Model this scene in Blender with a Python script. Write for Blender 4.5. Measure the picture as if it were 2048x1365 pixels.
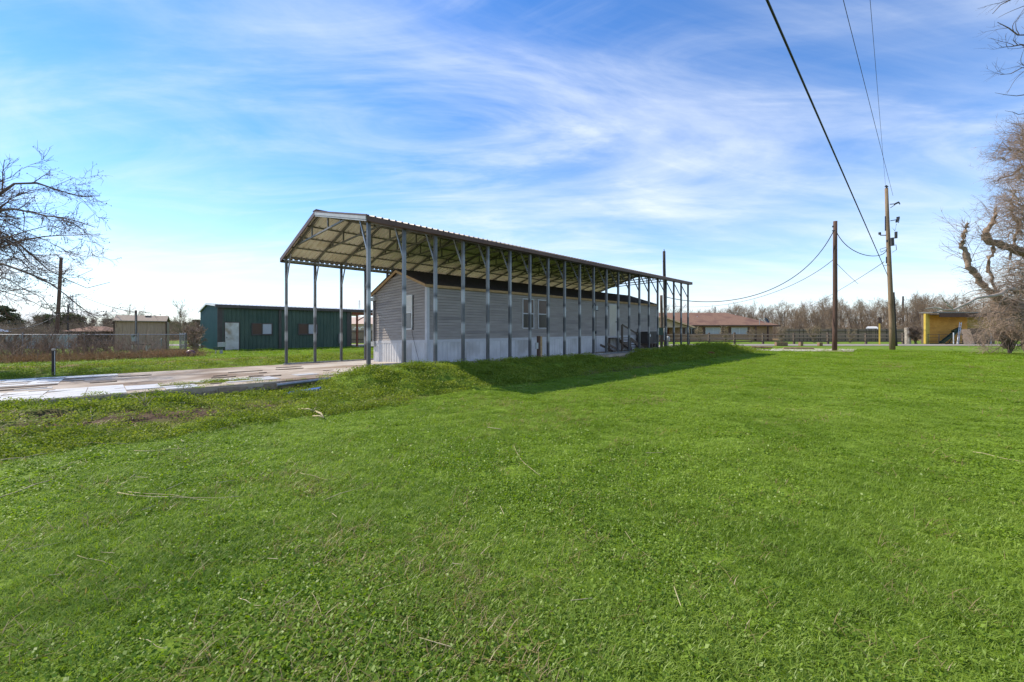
import bpy, math, random
import numpy as np
from mathutils import Vector, Matrix
R = math.radians
scene = bpy.context.scene
for o in list(bpy.data.objects): bpy.data.objects.remove(o)
C = scene.collection

# ------------------------------------------------------------------ camera
CAMZ = 1.55; FPX = 815.0; HORY = 668.0
cd = bpy.data.cameras.new('camera'); cam = bpy.data.objects.new('camera', cd); C.objects.link(cam)
cam.location = (0, 0, CAMZ); cam.rotation_euler = (R(90), 0, 0)
cd.sensor_width = 36.0; cd.lens = FPX / 2048 * 36.0
cd.shift_y = -(682.5 - HORY) / 2048
cd.clip_start = 0.05; cd.clip_end = 3000
scene.camera = cam

# ------------------------------------------------------------------ sky and sun
SUN_AZ = math.atan2(-0.915, 0.40)      # from +Y towards +X
SUN_EL = R(43.5)
w = bpy.data.worlds.new('World'); scene.world = w; w.use_nodes = True
nt = w.node_tree; nt.nodes.clear()
def N(t, **k):
    n = nt.nodes.new(t)
    for a, b in k.items(): setattr(n, a, b)
    return n
def L(a, b): nt.links.new(a, b)
def mth(op, a, b=None, c=None, clamp=False):
    n = N('ShaderNodeMath', operation=op); n.use_clamp = clamp
    for i, x in enumerate((a, b, c)):
        if x is None: continue
        if isinstance(x, (int, float)): n.inputs[i].default_value = x
        else: L(x, n.inputs[i])
    return n.outputs[0]
out = N('ShaderNodeOutputWorld'); bg = N('ShaderNodeBackground'); L(bg.outputs[0], out.inputs[0])
sky = N('ShaderNodeTexSky', sky_type='NISHITA')
sky.sun_disc = False; sky.sun_elevation = SUN_EL; sky.sun_rotation = SUN_AZ
sky.air_density = 1.0; sky.dust_density = 0.0; sky.ozone_density = 3.0; sky.altitude = 0
hs = N('ShaderNodeHueSaturation'); hs.inputs['Hue'].default_value = 0.507; hs.inputs['Saturation'].default_value = 1.25; hs.inputs['Value'].default_value = 1.3
L(sky.outputs[0], hs.inputs['Color'])
tc = N('ShaderNodeTexCoord')
sep = N('ShaderNodeSeparateXYZ'); L(tc.outputs['Generated'], sep.inputs[0])
zc = mth('MAXIMUM', sep.outputs[2], 0.0)
den = mth('ADD', zc, 0.16)
px_ = mth('DIVIDE', sep.outputs[0], den); py_ = mth('DIVIDE', sep.outputs[1], den)
cmb = N('ShaderNodeCombineXYZ'); L(px_, cmb.inputs[0]); L(py_, cmb.inputs[1])
def cloud_layer(rot, scl, nscale, detail, dist, lo, hi, off, rough=0.55):
    mp = N('ShaderNodeMapping'); L(cmb.outputs[0], mp.inputs[0])
    mp.inputs['Rotation'].default_value = (0, 0, R(rot)); mp.inputs['Scale'].default_value = scl
    mp.inputs['Location'].default_value = off
    nz = N('ShaderNodeTexNoise'); nz.inputs['Scale'].default_value = nscale
    nz.inputs['Detail'].default_value = detail; nz.inputs['Distortion'].default_value = dist
    nz.inputs['Roughness'].default_value = rough
    L(mp.outputs[0], nz.inputs['Vector'])
    mr = N('ShaderNodeMapRange'); mr.interpolation_type = 'SMOOTHSTEP'
    mr.inputs['From Min'].default_value = lo; mr.inputs['From Max'].default_value = hi
    L(nz.outputs[0], mr.inputs['Value'])
    return mr.outputs[0]
c1 = cloud_layer(38, (0.55, 1.5, 1), 0.85, 9, 0.8, 0.36, 0.80, (5.4, 2.9, 0), 0.6)
c2 = cloud_layer(-24, (0.6, 1.6, 1), 1.6, 10, 1.2, 0.40, 0.80, (7.3, 4.2, 0), 0.6)
c3 = cloud_layer(5, (1, 1, 1), 0.55, 4, 0.4, 0.34, 0.66, (1.2, 8.8, 0))
csum = mth('ADD', mth('MULTIPLY', c1, 0.78), mth('MULTIPLY', c2, 0.50))
csum = mth('MULTIPLY', csum, mth('ADD', mth('MULTIPLY', c3, 0.4), 0.62), clamp=True)
hz = mth('POWER', mth('SUBTRACT', 1.0, zc, clamp=True), 8.0)      # veil thickening to the horizon
cov = mth('ADD', mth('MULTIPLY', csum, 0.85), mth('MULTIPLY', hz, 0.85), clamp=True)
cov = mth('MINIMUM', cov, 0.97)
mix = N('ShaderNodeMix', data_type='RGBA'); L(cov, mix.inputs[0])
L(hs.outputs[0], mix.inputs[6]); mix.inputs[7].default_value = (5.9, 6.3, 6.8, 1)
L(mix.outputs[2], bg.inputs[0]); bg.inputs[1].default_value = 0.13

sl = bpy.data.lights.new('sun', 'SUN'); sun = bpy.data.objects.new('sun', sl); C.objects.link(sun)
sl.energy = 4.2; sl.angle = R(0.53); sl.color = (1.0, 0.91, 0.78)
sdir = Vector((math.sin(SUN_AZ) * math.cos(SUN_EL), math.cos(SUN_AZ) * math.cos(SUN_EL), math.sin(SUN_EL)))
sun.rotation_euler = sdir.to_track_quat('Z', 'Y').to_euler(); sun.location = sdir * 60

vs = scene.view_settings
vs.view_transform = 'Standard'; vs.look = 'None'; vs.gamma = 1.0; vs.use_curve_mapping = False; vs.exposure = 0.47
scene.render.film_transparent = False
scene.cycles.max_bounces = 6; scene.cycles.diffuse_bounces = 4; scene.cycles.transparent_max_bounces = 6
scene.cycles.use_denoising = True; scene.cycles.denoiser = 'OPENIMAGEDENOISE'; scene.cycles.denoising_input_passes = 'RGB_ALBEDO_NORMAL'; scene.cycles.denoising_prefilter = 'ACCURATE'
w.cycles.sampling_method = 'MANUAL'; w.cycles.sample_map_resolution = 512

# ------------------------------------------------------------------ materials
M = {}
def pmat(name, c1, c2=None, scale=4.0, rough=0.8, metal=0.0, bump=0.0, bscale=None, stretch=(1, 1, 1), spec=0.3, detail=6, contrast=(0.35, 0.65), c3=None, s3=0.5, world=False):
    m = bpy.data.materials.new(name); m.use_nodes = True; M[name] = m
    t = m.node_tree; b = t.nodes['Principled BSDF']
    b.inputs['Roughness'].default_value = rough; b.inputs['Metallic'].default_value = metal
    b.inputs['Specular IOR Level'].default_value = spec
    if c2 is None:
        b.inputs['Base Color'].default_value = (*c1, 1); 
        if not bump: return m
    if world:
        g = t.nodes.new('ShaderNodeNewGeometry'); src = g.outputs['Position']
    else:
        tc = t.nodes.new('ShaderNodeTexCoord'); oi = t.nodes.new('ShaderNodeObjectInfo')
        va = t.nodes.new('ShaderNodeVectorMath'); va.operation = 'ADD'
        mu = t.nodes.new('ShaderNodeMath'); mu.operation = 'MULTIPLY'; mu.inputs[1].default_value = 37.0
        t.links.new(oi.outputs['Random'], mu.inputs[0]); t.links.new(mu.outputs[0], va.inputs[1]); t.links.new(tc.outputs['Object'], va.inputs[0])
        src = va.outputs[0]
    mp = t.nodes.new('ShaderNodeMapping'); mp.inputs['Scale'].default_value = stretch; t.links.new(src, mp.inputs[0])
    nz = t.nodes.new('ShaderNodeTexNoise'); nz.inputs['Scale'].default_value = scale; nz.inputs['Detail'].default_value = detail
    nz.inputs['Roughness'].default_value = 0.62
    t.links.new(mp.outputs[0], nz.inputs['Vector'])
    if c2 is not None:
        cr = t.nodes.new('ShaderNodeValToRGB'); e = cr.color_ramp.elements
        e[0].position, e[1].position = contrast; e[0].color = (*c1, 1); e[1].color = (*c2, 1)
        t.links.new(nz.outputs[0], cr.inputs[0]); last = cr.outputs[0]
        if c3 is not None:
            n3 = t.nodes.new('ShaderNodeTexNoise'); n3.inputs['Scale'].default_value = s3; n3.inputs['Detail'].default_value = 5
            t.links.new(mp.outputs[0], n3.inputs['Vector'])
            r3 = t.nodes.new('ShaderNodeMapRange'); r3.inputs['From Min'].default_value = 0.5; r3.inputs['From Max'].default_value = 0.68
            t.links.new(n3.outputs[0], r3.inputs['Value'])
            mx = t.nodes.new('ShaderNodeMix'); mx.data_type = 'RGBA'
            t.links.new(r3.outputs[0], mx.inputs[0]); t.links.new(last, mx.inputs[6]); mx.inputs[7].default_value = (*c3, 1); last = mx.outputs[2]
        t.links.new(last, b.inputs['Base Color'])
    if bump:
        bp = t.nodes.new('ShaderNodeBump'); bp.inputs['Strength'].default_value = bump; bp.inputs['Distance'].default_value = 0.02
        if bscale:
            n2 = t.nodes.new('ShaderNodeTexNoise'); n2.inputs['Scale'].default_value = bscale; n2.inputs['Detail'].default_value = 5
            t.links.new(mp.outputs[0], n2.inputs['Vector']); t.links.new(n2.outputs[0], bp.inputs['Height'])
        else: t.links.new(nz.outputs[0], bp.inputs['Height'])
        t.links.new(bp.outputs[0], b.inputs['Normal'])
    return m

pmat('galv', (0.22, 0.23, 0.24), (0.34, 0.35, 0.36), 9, 0.42, 0.75, 0.1, stretch=(1, 1, .3), spec=.5)
pmat('galv_dark', (0.14, 0.13, 0.12), (0.24, 0.23, 0.21), 7, 0.55, 0.4, 0.1)
pmat('brown_trim', (0.085, 0.045, 0.032), (0.125, 0.07, 0.05), 3, 0.5)
pmat('cream_sheet', (0.73, 0.67, 0.56), (0.82, 0.77, 0.66), 1.2, 0.5, c3=(0.64, 0.57, 0.45), s3=0.8)
pmat('siding', (0.31, 0.272, 0.24), (0.37, 0.328, 0.295), 0.9, 0.55, bump=.05, bscale=40, stretch=(1, 1, 1), c3=(0.25, 0.22, 0.205), s3=0.35)
pmat('siding_trim', (0.50, 0.49, 0.50), (0.58, 0.57, 0.58), 2, 0.5)
pmat('skirting', (0.54, 0.53, 0.53), (0.64, 0.63, 0.63), 1.5, 0.45, c3=(0.42, 0.40, 0.38), s3=0.7)
pmat('shingle_dark', (0.028, 0.022, 0.018), (0.055, 0.042, 0.035), 14, 0.95, bump=.5)
pmat('raw_wood', (0.36, 0.22, 0.10), (0.50, 0.33, 0.17), 3, 0.75, stretch=(1, 1, 4))
pmat('old_wood', (0.085, 0.062, 0.045), (0.19, 0.145, 0.11), 5, 0.9, bump=.4, stretch=(6, 6, .7))
pmat('grey_wood', (0.25, 0.17, 0.12), (0.38, 0.275, 0.20), 5, 0.9, bump=.3, stretch=(6, 6, .7))
pmat('pole_dark', (0.075, 0.04, 0.028), (0.135, 0.08, 0.055), 4, 0.85, bump=.4, stretch=(8, 8, .5))
pmat('pole_tan', (0.19, 0.13, 0.075), (0.29, 0.21, 0.13), 4, 0.85, bump=.4, stretch=(8, 8, .5), c3=(0.13, 0.085, 0.045), s3=.6)
pmat('creosote', (0.03, 0.026, 0.026), (0.06, 0.05, 0.046), 4, 0.85, bump=.3, stretch=(8, 8, .5))
pmat('concrete', (0.42, 0.36, 0.29), (0.54, 0.48, 0.40), 1.3, 0.9, bump=.3, bscale=25, c3=(0.26, 0.19, 0.13), s3=.35)
pmat('slab', (0.30, 0.235, 0.175), (0.50, 0.43, 0.35), .8, 0.92, bump=.35, bscale=22, c3=(0.19, 0.13, 0.085), s3=.55, detail=10)
pmat('mortar', (0.18, 0.13, 0.09), (0.32, 0.25, 0.19), 6, 0.95, bump=.5)
pmat('tile', (0.47, 0.44, 0.40), (0.57, 0.54, 0.50), 3, 0.4, c3=(0.50, 0.44, 0.37), s3=1.6, spec=.4)
pmat('gravel', (0.33, 0.27, 0.20), (0.46, 0.39, 0.30), 3, 0.95, bump=.4, bscale=30)
pmat('asphalt', (0.24, 0.21, 0.175), (0.33, 0.29, 0.245), 2, 0.95, bump=.3, bscale=30)
pmat('green_metal', (0.066, 0.102, 0.076), (0.085, 0.128, 0.095), 1, 0.5, c3=(0.045, 0.085, 0.065), s3=.5)
pmat('green_metal_end', (0.045, 0.11, 0.12), (0.055, 0.135, 0.145), 1, 0.5)
pmat('bronze_trim', (0.075, 0.062, 0.055), (0.10, 0.085, 0.075), 2, 0.5)
pmat('galvalume', (0.62, 0.64, 0.66), (0.72, 0.73, 0.75), 2, 0.4, 0.3)
pmat('white_paint', (0.70, 0.69, 0.66), (0.78, 0.77, 0.74), 2, 0.5, c3=(0.60, 0.57, 0.50), s3=.9)
pmat('old_door', (0.55, 0.52, 0.46), (0.68, 0.65, 0.60), 2, 0.6, c3=(0.36, 0.28, 0.19), s3=1.3)
pmat('door_cream', (0.56, 0.50, 0.41), (0.62, 0.57, 0.48), 2, 0.5)
pmat('blind', (0.60, 0.58, 0.53), (0.70, 0.68, 0.63), 3, 0.7, stretch=(1, 1, 6))
pmat('tan_ply', (0.40, 0.27, 0.18), (0.50, 0.35, 0.245), 3, 0.85, stretch=(5, 5, .5), c3=(0.31, 0.21, 0.13), s3=.8)
pmat('tan_roof', (0.28, 0.22, 0.165), (0.36, 0.29, 0.22), 9, 0.95, bump=.3)
pmat('red_roof', (0.19, 0.105, 0.068), (0.28, 0.165, 0.108), 6, 0.95, bump=.4, c3=(0.16, 0.085, 0.062), s3=.5)
pmat('brick_tan', (0.36, 0.21, 0.115), (0.50, 0.32, 0.19), 7, 0.9, bump=.3)
pmat('red_wood', (0.20, 0.06, 0.03), (0.29, 0.10, 0.055), 4, 0.8, stretch=(5, 5, .6))
pmat('stucco', (0.52, 0.38, 0.29), (0.60, 0.45, 0.35), 3, 0.9)
pmat('yellow_board', (0.60, 0.285, 0.045), (0.69, 0.35, 0.07), 2.5, 0.7, c3=(0.49, 0.23, 0.045), s3=.8)
pmat('yellow_paint', (0.52, 0.36, 0.05), (0.60, 0.43, 0.08), 3, 0.5)
pmat('tan_sheet', (0.70, 0.42, 0.24), (0.78, 0.50, 0.31), 2, 0.7)
pmat('dark_green_plastic', (0.02, 0.045, 0.03), (0.03, 0.06, 0.04), 3, 0.45)
pmat('black_rubber', (0.018, 0.018, 0.019), (0.028, 0.028, 0.03), 5, 0.6)
pmat('dark_metal', (0.045, 0.045, 0.048), (0.075, 0.075, 0.078), 5, 0.5, 0.3)
pmat('ac_brown', (0.06, 0.05, 0.045), (0.085, 0.072, 0.065), 3, 0.5)
pmat('grey_box', (0.36, 0.37, 0.36), (0.44, 0.45, 0.44), 3, 0.5)
pmat('pvc', (0.70, 0.70, 0.68)); pmat('blue_plastic', (0.01, 0.06, 0.22), (0.015, 0.085, 0.28), 4, 0.5)
pmat('green_pump', (0.04, 0.075, 0.05), (0.07, 0.11, 0.08), 5, 0.5)
pmat('red_brown', (0.22, 0.06, 0.035), (0.28, 0.09, 0.05), 4, 0.7)
pmat('purple_ball', (0.13, 0.05, 0.06), (0.17, 0.075, 0.085), 4, 0.4)
pmat('bark', (0.10, 0.076, 0.058), (0.20, 0.155, 0.12), 6, 0.95, bump=.5, stretch=(3, 3, 1))
pmat('bark_pale', (0.30, 0.25, 0.20), (0.46, 0.40, 0.34), 5, 0.9, bump=.3)
pmat('bark_vine', (0.14, 0.10, 0.07), (0.33, 0.245, 0.175), 9, 0.95, bump=.9)
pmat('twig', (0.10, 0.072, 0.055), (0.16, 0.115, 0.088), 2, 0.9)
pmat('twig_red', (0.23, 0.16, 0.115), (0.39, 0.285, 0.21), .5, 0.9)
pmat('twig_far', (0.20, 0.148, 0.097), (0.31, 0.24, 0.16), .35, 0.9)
pmat('seed', (0.045, 0.032, 0.025))
pmat('dry_stalk', (0.36, 0.29, 0.15), (0.54, 0.46, 0.27), 6, 0.8)
pmat('weed_dry', (0.30, 0.16, 0.075), (0.58, 0.39, 0.21), 1.5, 0.9)
pmat('log', (0.20, 0.125, 0.075), (0.30, 0.20, 0.125), 4, 0.9, bump=.4)
pmat('curtain', (0.42, 0.42, 0.44), (0.52, 0.52, 0.54), 3, 0.8, stretch=(9, 9, .5))
pmat('tower_grey', (0.34, 0.35, 0.37))
def glass(name, c, rough=0.06):
    m = pmat(name, c, None, rough=rough, spec=0.35); return m
glass('glass_dark', (0.018, 0.017, 0.016), .2); glass('glass_sky', (0.20, 0.20, 0.20), .2); glass('glass_brown', (0.105, 0.062, 0.045), .25)

def leafmat(name, c1, c2, scale=1.2, trans=0.35, c3=None, world=True, gloss=.1):
    m = bpy.data.materials.new(name); m.use_nodes = True; M[name] = m
    t = m.node_tree; t.nodes.clear(); n = t.nodes.new; lk = t.links.new
    o = n('ShaderNodeOutputMaterial'); g = n('ShaderNodeNewGeometry'); oi = n('ShaderNodeObjectInfo')
    nz = n('ShaderNodeTexNoise'); nz.inputs['Scale'].default_value = scale; nz.inputs['Detail'].default_value = 4
    lk(g.outputs['Position'], nz.inputs['Vector'])
    mr = n('ShaderNodeMapRange'); mr.inputs['From Min'].default_value = .34; mr.inputs['From Max'].default_value = .66; lk(nz.outputs[0], mr.inputs['Value'])
    ad = n('ShaderNodeMath'); ad.operation = 'MULTIPLY_ADD'; lk(oi.outputs['Random'], ad.inputs[0]); ad.inputs[1].default_value = .5
    m2 = n('ShaderNodeMath'); m2.operation = 'MULTIPLY'; lk(mr.outputs[0], m2.inputs[0]); m2.inputs[1].default_value = .6; lk(m2.outputs[0], ad.inputs[2])
    mx = n('ShaderNodeMix'); mx.data_type = 'RGBA'; lk(ad.outputs[0], mx.inputs[0]); mx.inputs[6].default_value = (*c1, 1); mx.inputs[7].default_value = (*c2, 1)
    col = mx.outputs[2]
    d = n('ShaderNodeBsdfDiffuse'); tr = n('ShaderNodeBsdfTranslucent'); lk(col, d.inputs[0])
    br = n('ShaderNodeHueSaturation'); br.inputs['Value'].default_value = 1.3; br.inputs['Saturation'].default_value = 1.1; lk(col, br.inputs['Color']); lk(br.outputs[0], tr.inputs[0])
    ms = n('ShaderNodeMixShader'); ms.inputs[0].default_value = trans; lk(d.outputs[0], ms.inputs[1]); lk(tr.outputs[0], ms.inputs[2])
    gl = n('ShaderNodeBsdfGlossy'); gl.inputs['Roughness'].default_value = .45
    m3 = n('ShaderNodeMixShader'); m3.inputs[0].default_value = gloss * .4; lk(ms.outputs[0], m3.inputs[1]); lk(gl.outputs[0], m3.inputs[2])
    lk(m3.outputs[0], o.inputs[0]); return m
leafmat('lawn_leaf', (0.12, 0.21, 0.013), (0.265, 0.375, 0.043), .55, .4, gloss=.06)
leafmat('lawn_blade', (0.135, 0.225, 0.017), (0.285, 0.385, 0.056), .55, .4, gloss=.06)
leafmat('weed_leaf', (0.12, 0.18, 0.016), (0.29, 0.34, 0.055), 1.2, .4, gloss=.04)
leafmat('straw_leaf', (0.22, 0.17, 0.06), (0.36, 0.28, 0.11), 1.2)
leafmat('pine_leaf', (0.05, 0.068, 0.026), (0.11, 0.125, 0.05), .6, .2)
leafmat('oak_leaf', (0.055, 0.078, 0.022), (0.12, 0.14, 0.045), .6, .2)

# ground material: turf, bare dirt, dry litter blended by vertex attributes that hold where each lies
def ground_mat():
    m = bpy.data.materials.new('ground_turf'); m.use_nodes = True; M['ground'] = m
    t = m.node_tree; b = t.nodes['Principled BSDF']; n = t.nodes.new; lk = t.links.new
    b.inputs['Roughness'].default_value = .95; b.inputs['Specular IOR Level'].default_value = .1
    g = n('ShaderNodeNewGeometry')
    def noise(s, d=6):
        x = n('ShaderNodeTexNoise'); x.inputs['Scale'].default_value = s; x.inputs['Detail'].default_value = d; lk(g.outputs['Position'], x.inputs['Vector']); return x.outputs[0]
    def ramp(f, a, c, p=(.35, .65)):
        r = n('ShaderNodeValToRGB'); e = r.color_ramp.elements; e[0].position, e[1].position = p; e[0].color = (*a, 1); e[1].color = (*c, 1); lk(f, r.inputs[0]); return r.outputs[0]
    def mixc(f, a, c):
        x = n('ShaderNodeMix'); x.data_type = 'RGBA'; lk(f, x.inputs[0]); lk(a, x.inputs[6]); lk(c, x.inputs[7]); return x.outputs[2]
    turf = ramp(noise(9, 8), (0.07, 0.11, 0.010), (0.19, 0.285, 0.03))
    big = ramp(noise(.35, 4), (0.115, 0.185, 0.016), (0.20, 0.28, 0.04))
    x = n('ShaderNodeMix'); x.data_type = 'RGBA'; x.inputs[0].default_value = .45; lk(turf, x.inputs[6]); lk(big, x.inputs[7]); turf = x.outputs[2]
    dirt = ramp(noise(5, 8), (0.045, 0.027, 0.016), (0.13, 0.085, 0.052))
    lit = ramp(noise(3, 8), (0.12, 0.065, 0.032), (0.27, 0.175, 0.09))
    def att(nm):
        a = n('ShaderNodeAttribute'); a.attribute_name = nm; return a.outputs['Fac']
    def edge(nm):
        a = n('ShaderNodeMath'); a.operation = 'MULTIPLY_ADD'; lk(att(nm), a.inputs[0]); a.inputs[1].default_value = 2.0
        s = n('ShaderNodeMath'); s.operation = 'SUBTRACT'; s.inputs[1].default_value = 1.0; lk(noise(2.2, 8), s.inputs[0]); lk(s.outputs[0], a.inputs[2]); a.use_clamp = True; return a.outputs[0]
    c = mixc(edge('dirt'), turf, dirt); c = mixc(edge('litter'), c, lit)
    lk(c, b.inputs['Base Color'])
    bp = n('ShaderNodeBump'); bp.inputs['Strength'].default_value = .6; bp.inputs['Distance'].default_value = .03; lk(noise(14, 8), bp.inputs['Height']); lk(bp.outputs[0], b.inputs['Normal'])
ground_mat()

# ------------------------------------------------------------------ helpers
rng = np.random.default_rng(7); random.seed(7)
def fastmesh(name, V, F, mats, mi=None, smooth=False):
    V = np.asarray(V, np.float32); F = np.asarray(F, np.int32); k = F.shape[1]
    me = bpy.data.meshes.new(name); me.vertices.add(len(V)); me.vertices.foreach_set('co', V.ravel())
    me.loops.add(F.size); me.loops.foreach_set('vertex_index', F.ravel())
    me.polygons.add(len(F)); me.polygons.foreach_set('loop_start', np.arange(0, F.size, k, dtype=np.int32))
    me.polygons.foreach_set('loop_total', np.full(len(F), k, np.int32))
    for m in (mats if isinstance(mats, (list, tuple)) else [mats]): me.materials.append(M[m])
    if mi is not None: me.polygons.foreach_set('material_index', np.asarray(mi, np.int32))
    if smooth: me.polygons.foreach_set('use_smooth', np.ones(len(F), bool))
    me.update(calc_edges=True); me.validate(); return me
class MB:
    def __init__(s): s.v = []; s.f = []; s.mi = []; s.cur = 0
    def add(s, vs_, fs):
        n = len(s.v); s.v += [tuple(p) for p in vs_]
        for f in fs: s.f.append(tuple(i + n for i in f)); s.mi.append(s.cur)
        return s
    def hexa(s, p):   # 8 corners: bottom 4 ccw, top 4 ccw
        return s.add(p, [(3, 2, 1, 0), (4, 5, 6, 7), (0, 1, 5, 4), (1, 2, 6, 5), (2, 3, 7, 6), (3, 0, 4, 7)])
    def box(s, x0, x1, y0, y1, z0, z1, fr=None):
        p = [(x0, y0, z0), (x1, y0, z0), (x1, y1, z0), (x0, y1, z0), (x0, y0, z1), (x1, y0, z1), (x1, y1, z1), (x0, y1, z1)]
        if fr: p = [fr(*q) for q in p]
        return s.hexa(p)
    def beam(s, a, b, w_=.1, h=None, up=(0, 0, 1)):
        h = h or w_; a = Vector(a); b = Vector(b); d = (b - a).normalized(); up = Vector(up)
        if abs(d.dot(up)) > .98: up = Vector((.7071, .7071, 0))
        sx = d.cross(up).normalized() * w_ / 2; sy = sx.cross(d).normalized() * h / 2
        return s.hexa([a - sx - sy, a + sx - sy, a + sx + sy, a - sx + sy, b - sx - sy, b + sx - sy, b + sx + sy, b - sx + sy])
    def tube(s, pts, r, n=8, cap=True):
        pts = [Vector(p) for p in pts]; rr = r if isinstance(r, (list, tuple)) else [r] * len(pts)
        V = []; F = []
        for i, p in enumerate(pts):
            d = (pts[min(i + 1, len(pts) - 1)] - pts[max(i - 1, 0)]).normalized()
            ref = Vector((0, 0, 1)) if abs(d.z) < .9 else Vector((1, 0, 0))
            a = d.cross(ref).normalized(); b = a.cross(d)
            for k in range(n):
                t = 2 * math.pi * k / n; V.append(p + (a * math.cos(t) + b * math.sin(t)) * rr[i])
        for i in range(len(pts) - 1):
            for k in range(n): F.append((i * n + k, i * n + (k + 1) % n, (i + 1) * n + (k + 1) % n, (i + 1) * n + k))
        if cap: F.append(tuple(range(n - 1, -1, -1))); F.append(tuple((len(pts) - 1) * n + k for k in range(n)))
        return s.add(V, F)
    def poly_prism(s, poly, fr, z0, z1):   # convex or simple poly in fr's xy
        n = len(poly); P = [fr(x, y, z0) for x, y in poly] + [fr(x, y, z1) for x, y in poly]
        return s.add(P, [tuple(range(n - 1, -1, -1)), tuple(range(n, 2 * n))] + [(i, (i + 1) % n, n + (i + 1) % n, n + i) for i in range(n)])
    def lathe(s, c, prof, n=14):
        V = []; F = []
        for r, z in prof:
            for k in range(n): t = 2 * math.pi * k / n; V.append((c[0] + r * math.cos(t), c[1] + r * math.sin(t), c[2] + z))
        for i in range(len(prof) - 1):
            for k in range(n): F.append((i * n + k, i * n + (k + 1) % n, (i + 1) * n + (k + 1) % n, (i + 1) * n + k))
        F.append(tuple(range(n - 1, -1, -1))); F.append(tuple((len(prof) - 1) * n + k for k in range(n)))
        return s.add(V, F)
    def mesh(s, name, mats, off=(0, 0, 0), smooth=False):
        me = bpy.data.meshes.new(name); o = Vector(off)
        me.from_pydata([Vector(p) - o for p in s.v], [], s.f)
        for m in (mats if isinstance(mats, (list, tuple)) else [mats]): me.materials.append(M[m])
        me.polygons.foreach_set('material_index', s.mi)
        if smooth: me.polygons.foreach_set('use_smooth', [True] * len(s.f))
        me.update(); return me
def link(name, me, parent=None, loc=(0, 0, 0)):
    o = bpy.data.objects.new(name, me); C.objects.link(o); o.location = loc
    if parent: o.parent = parent
    return o
def tag(o, label, cat, group=None):
    o['label'] = label; o['category'] = cat
    if group: o['group'] = group
    return o
def root(name, loc, label, cat, group=None):
    o = bpy.data.objects.new(name, None); C.objects.link(o); o.location = loc; o.empty_display_size = .3
    return tag(o, label, cat, group)
def wloc(o):
    v = Vector(o.location)
    while o.parent: o = o.parent; v += Vector(o.location)
    return v
def part(name, mb, mat, parent, smooth=False):      # world-coordinate geometry under a root
    return link(name, mb.mesh(name, mat, wloc(parent), smooth), parent)
def solo(name, mb, mat, base, label, cat, group=None, smooth=False):
    return tag(link(name, mb.mesh(name, mat, base, smooth), None, base), label, cat, group)
def struct(name, me):
    o = link(name, me); o['kind'] = 'structure'; return o
def copies(name, src, parent, locs):
    for l in locs: c = src.copy(); C.objects.link(c); c.name = name; c.parent = parent; c.location = l

U = np.array([.70711, .70711]); Vv = np.array([-.70711, .70711]); P0 = np.array([-4.40, 12.50])
def Wf(u, v, z):            # carport and slab frame; the slab drains down to the far side
    return (P0[0] + u * U[0] + v * Vv[0], P0[1] + u * U[1] + v * Vv[1], .37 + .007 * u - .025 * v + z)
def uv(x, y):
    rx = x - P0[0]; ry = y - P0[1]; return (rx + ry) * .70711, (-rx + ry) * .70711
def sst(a, b, x):
    t = np.clip((x - a) / (b - a), 0, 1); return t * t * (3 - 2 * t)
def lumps(x, y, s=1.0):
    x = x / s; y = y / s
    return (np.sin(1.7 * x + 2.1 * np.sin(.9 * y)) + np.sin(2.3 * y + 1.3 * np.sin(1.9 * x) + 1) + .6 * np.sin(4.1 * x + 3.3 * y) + .5 * np.sin(5.7 * y - 4.9 * x + 2)) / 3.1
def height(x, y):
    x = np.asarray(x, float); y = np.asarray(y, float)
    u, v = uv(x, y)
    base = .0065 * np.clip(y - 5, 0, 70) + .012 * lumps(x, y, 1.3)
    zs = .37 + .007 * u - .025 * v
    d = -.62 - v
    # berm of turf heaped along the right side of the slab
    dip = 1 - .45 * sst(9.5, 11, u) * (1 - sst(13.5, 15.5, u))
    crest = zs + .10 - .09 * sst(1, 5, u) + .06 * sst(16, 20, u) + (.07 - .03 * sst(1, 5, u)) * lumps(u, v, .8) - (1 - dip) * .75
    prof = sst(2.75 + .35 * np.sin(u * .8), .7, d)
    ends = sst(-2.4 + .25 * np.clip(d, 0, 3), -.9 + .25 * np.clip(d, 0, 3), u) * (1 - sst(27.5, 30.5, u))
    berm = np.maximum(crest - base, 0) * prof * ends * (d > -.3)
    berm = berm + .20 * np.exp(-(((u - .4) / 1.1) ** 2 + ((d - 1.5) / .75) ** 2)) * (1 + .5 * lumps(u, v, .35)) * (d > 0)
    # ground left of the berm: rises to just under the slab edge, rough
    rough = (zs - .17 - .12 * sst(-5.0, -3.8, u) + .10 * sst(-4.5, -7.5, u) - base) * sst(3.6, .2, d) * (1 - ends) * (u < 0) * (d > -.3)
    z = base + berm + np.where(u < 2, rough, 0)
    z += (.065 * lumps(x, y, .42) + .06 * lumps(y, x, .2)) * sst(4.2, 2.2, d) * (d > -.3) * (u < 30) * (u > -16)
    inside = (v > -.62) & (v < 8.38) & (u > -18) & (u < 25.3)
    z = np.where(inside, zs - .22, z)
    # bank beyond the slab
    d2 = v - 8.38
    bank = (.20 + .05 * lumps(u, v, .7) + .05 * lumps(u, v, .3)) * sst(0, 1.9, d2) * (1 - sst(2.8, 6.0, d2)) * sst(30, 24, u)
    z = np.where(v >= 8.38, np.maximum(base, zs * sst(3, 0, d2)) + bank, z)
    return z
def H(x, y): return float(height(np.array([x]), np.array([y]))[0])
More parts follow.
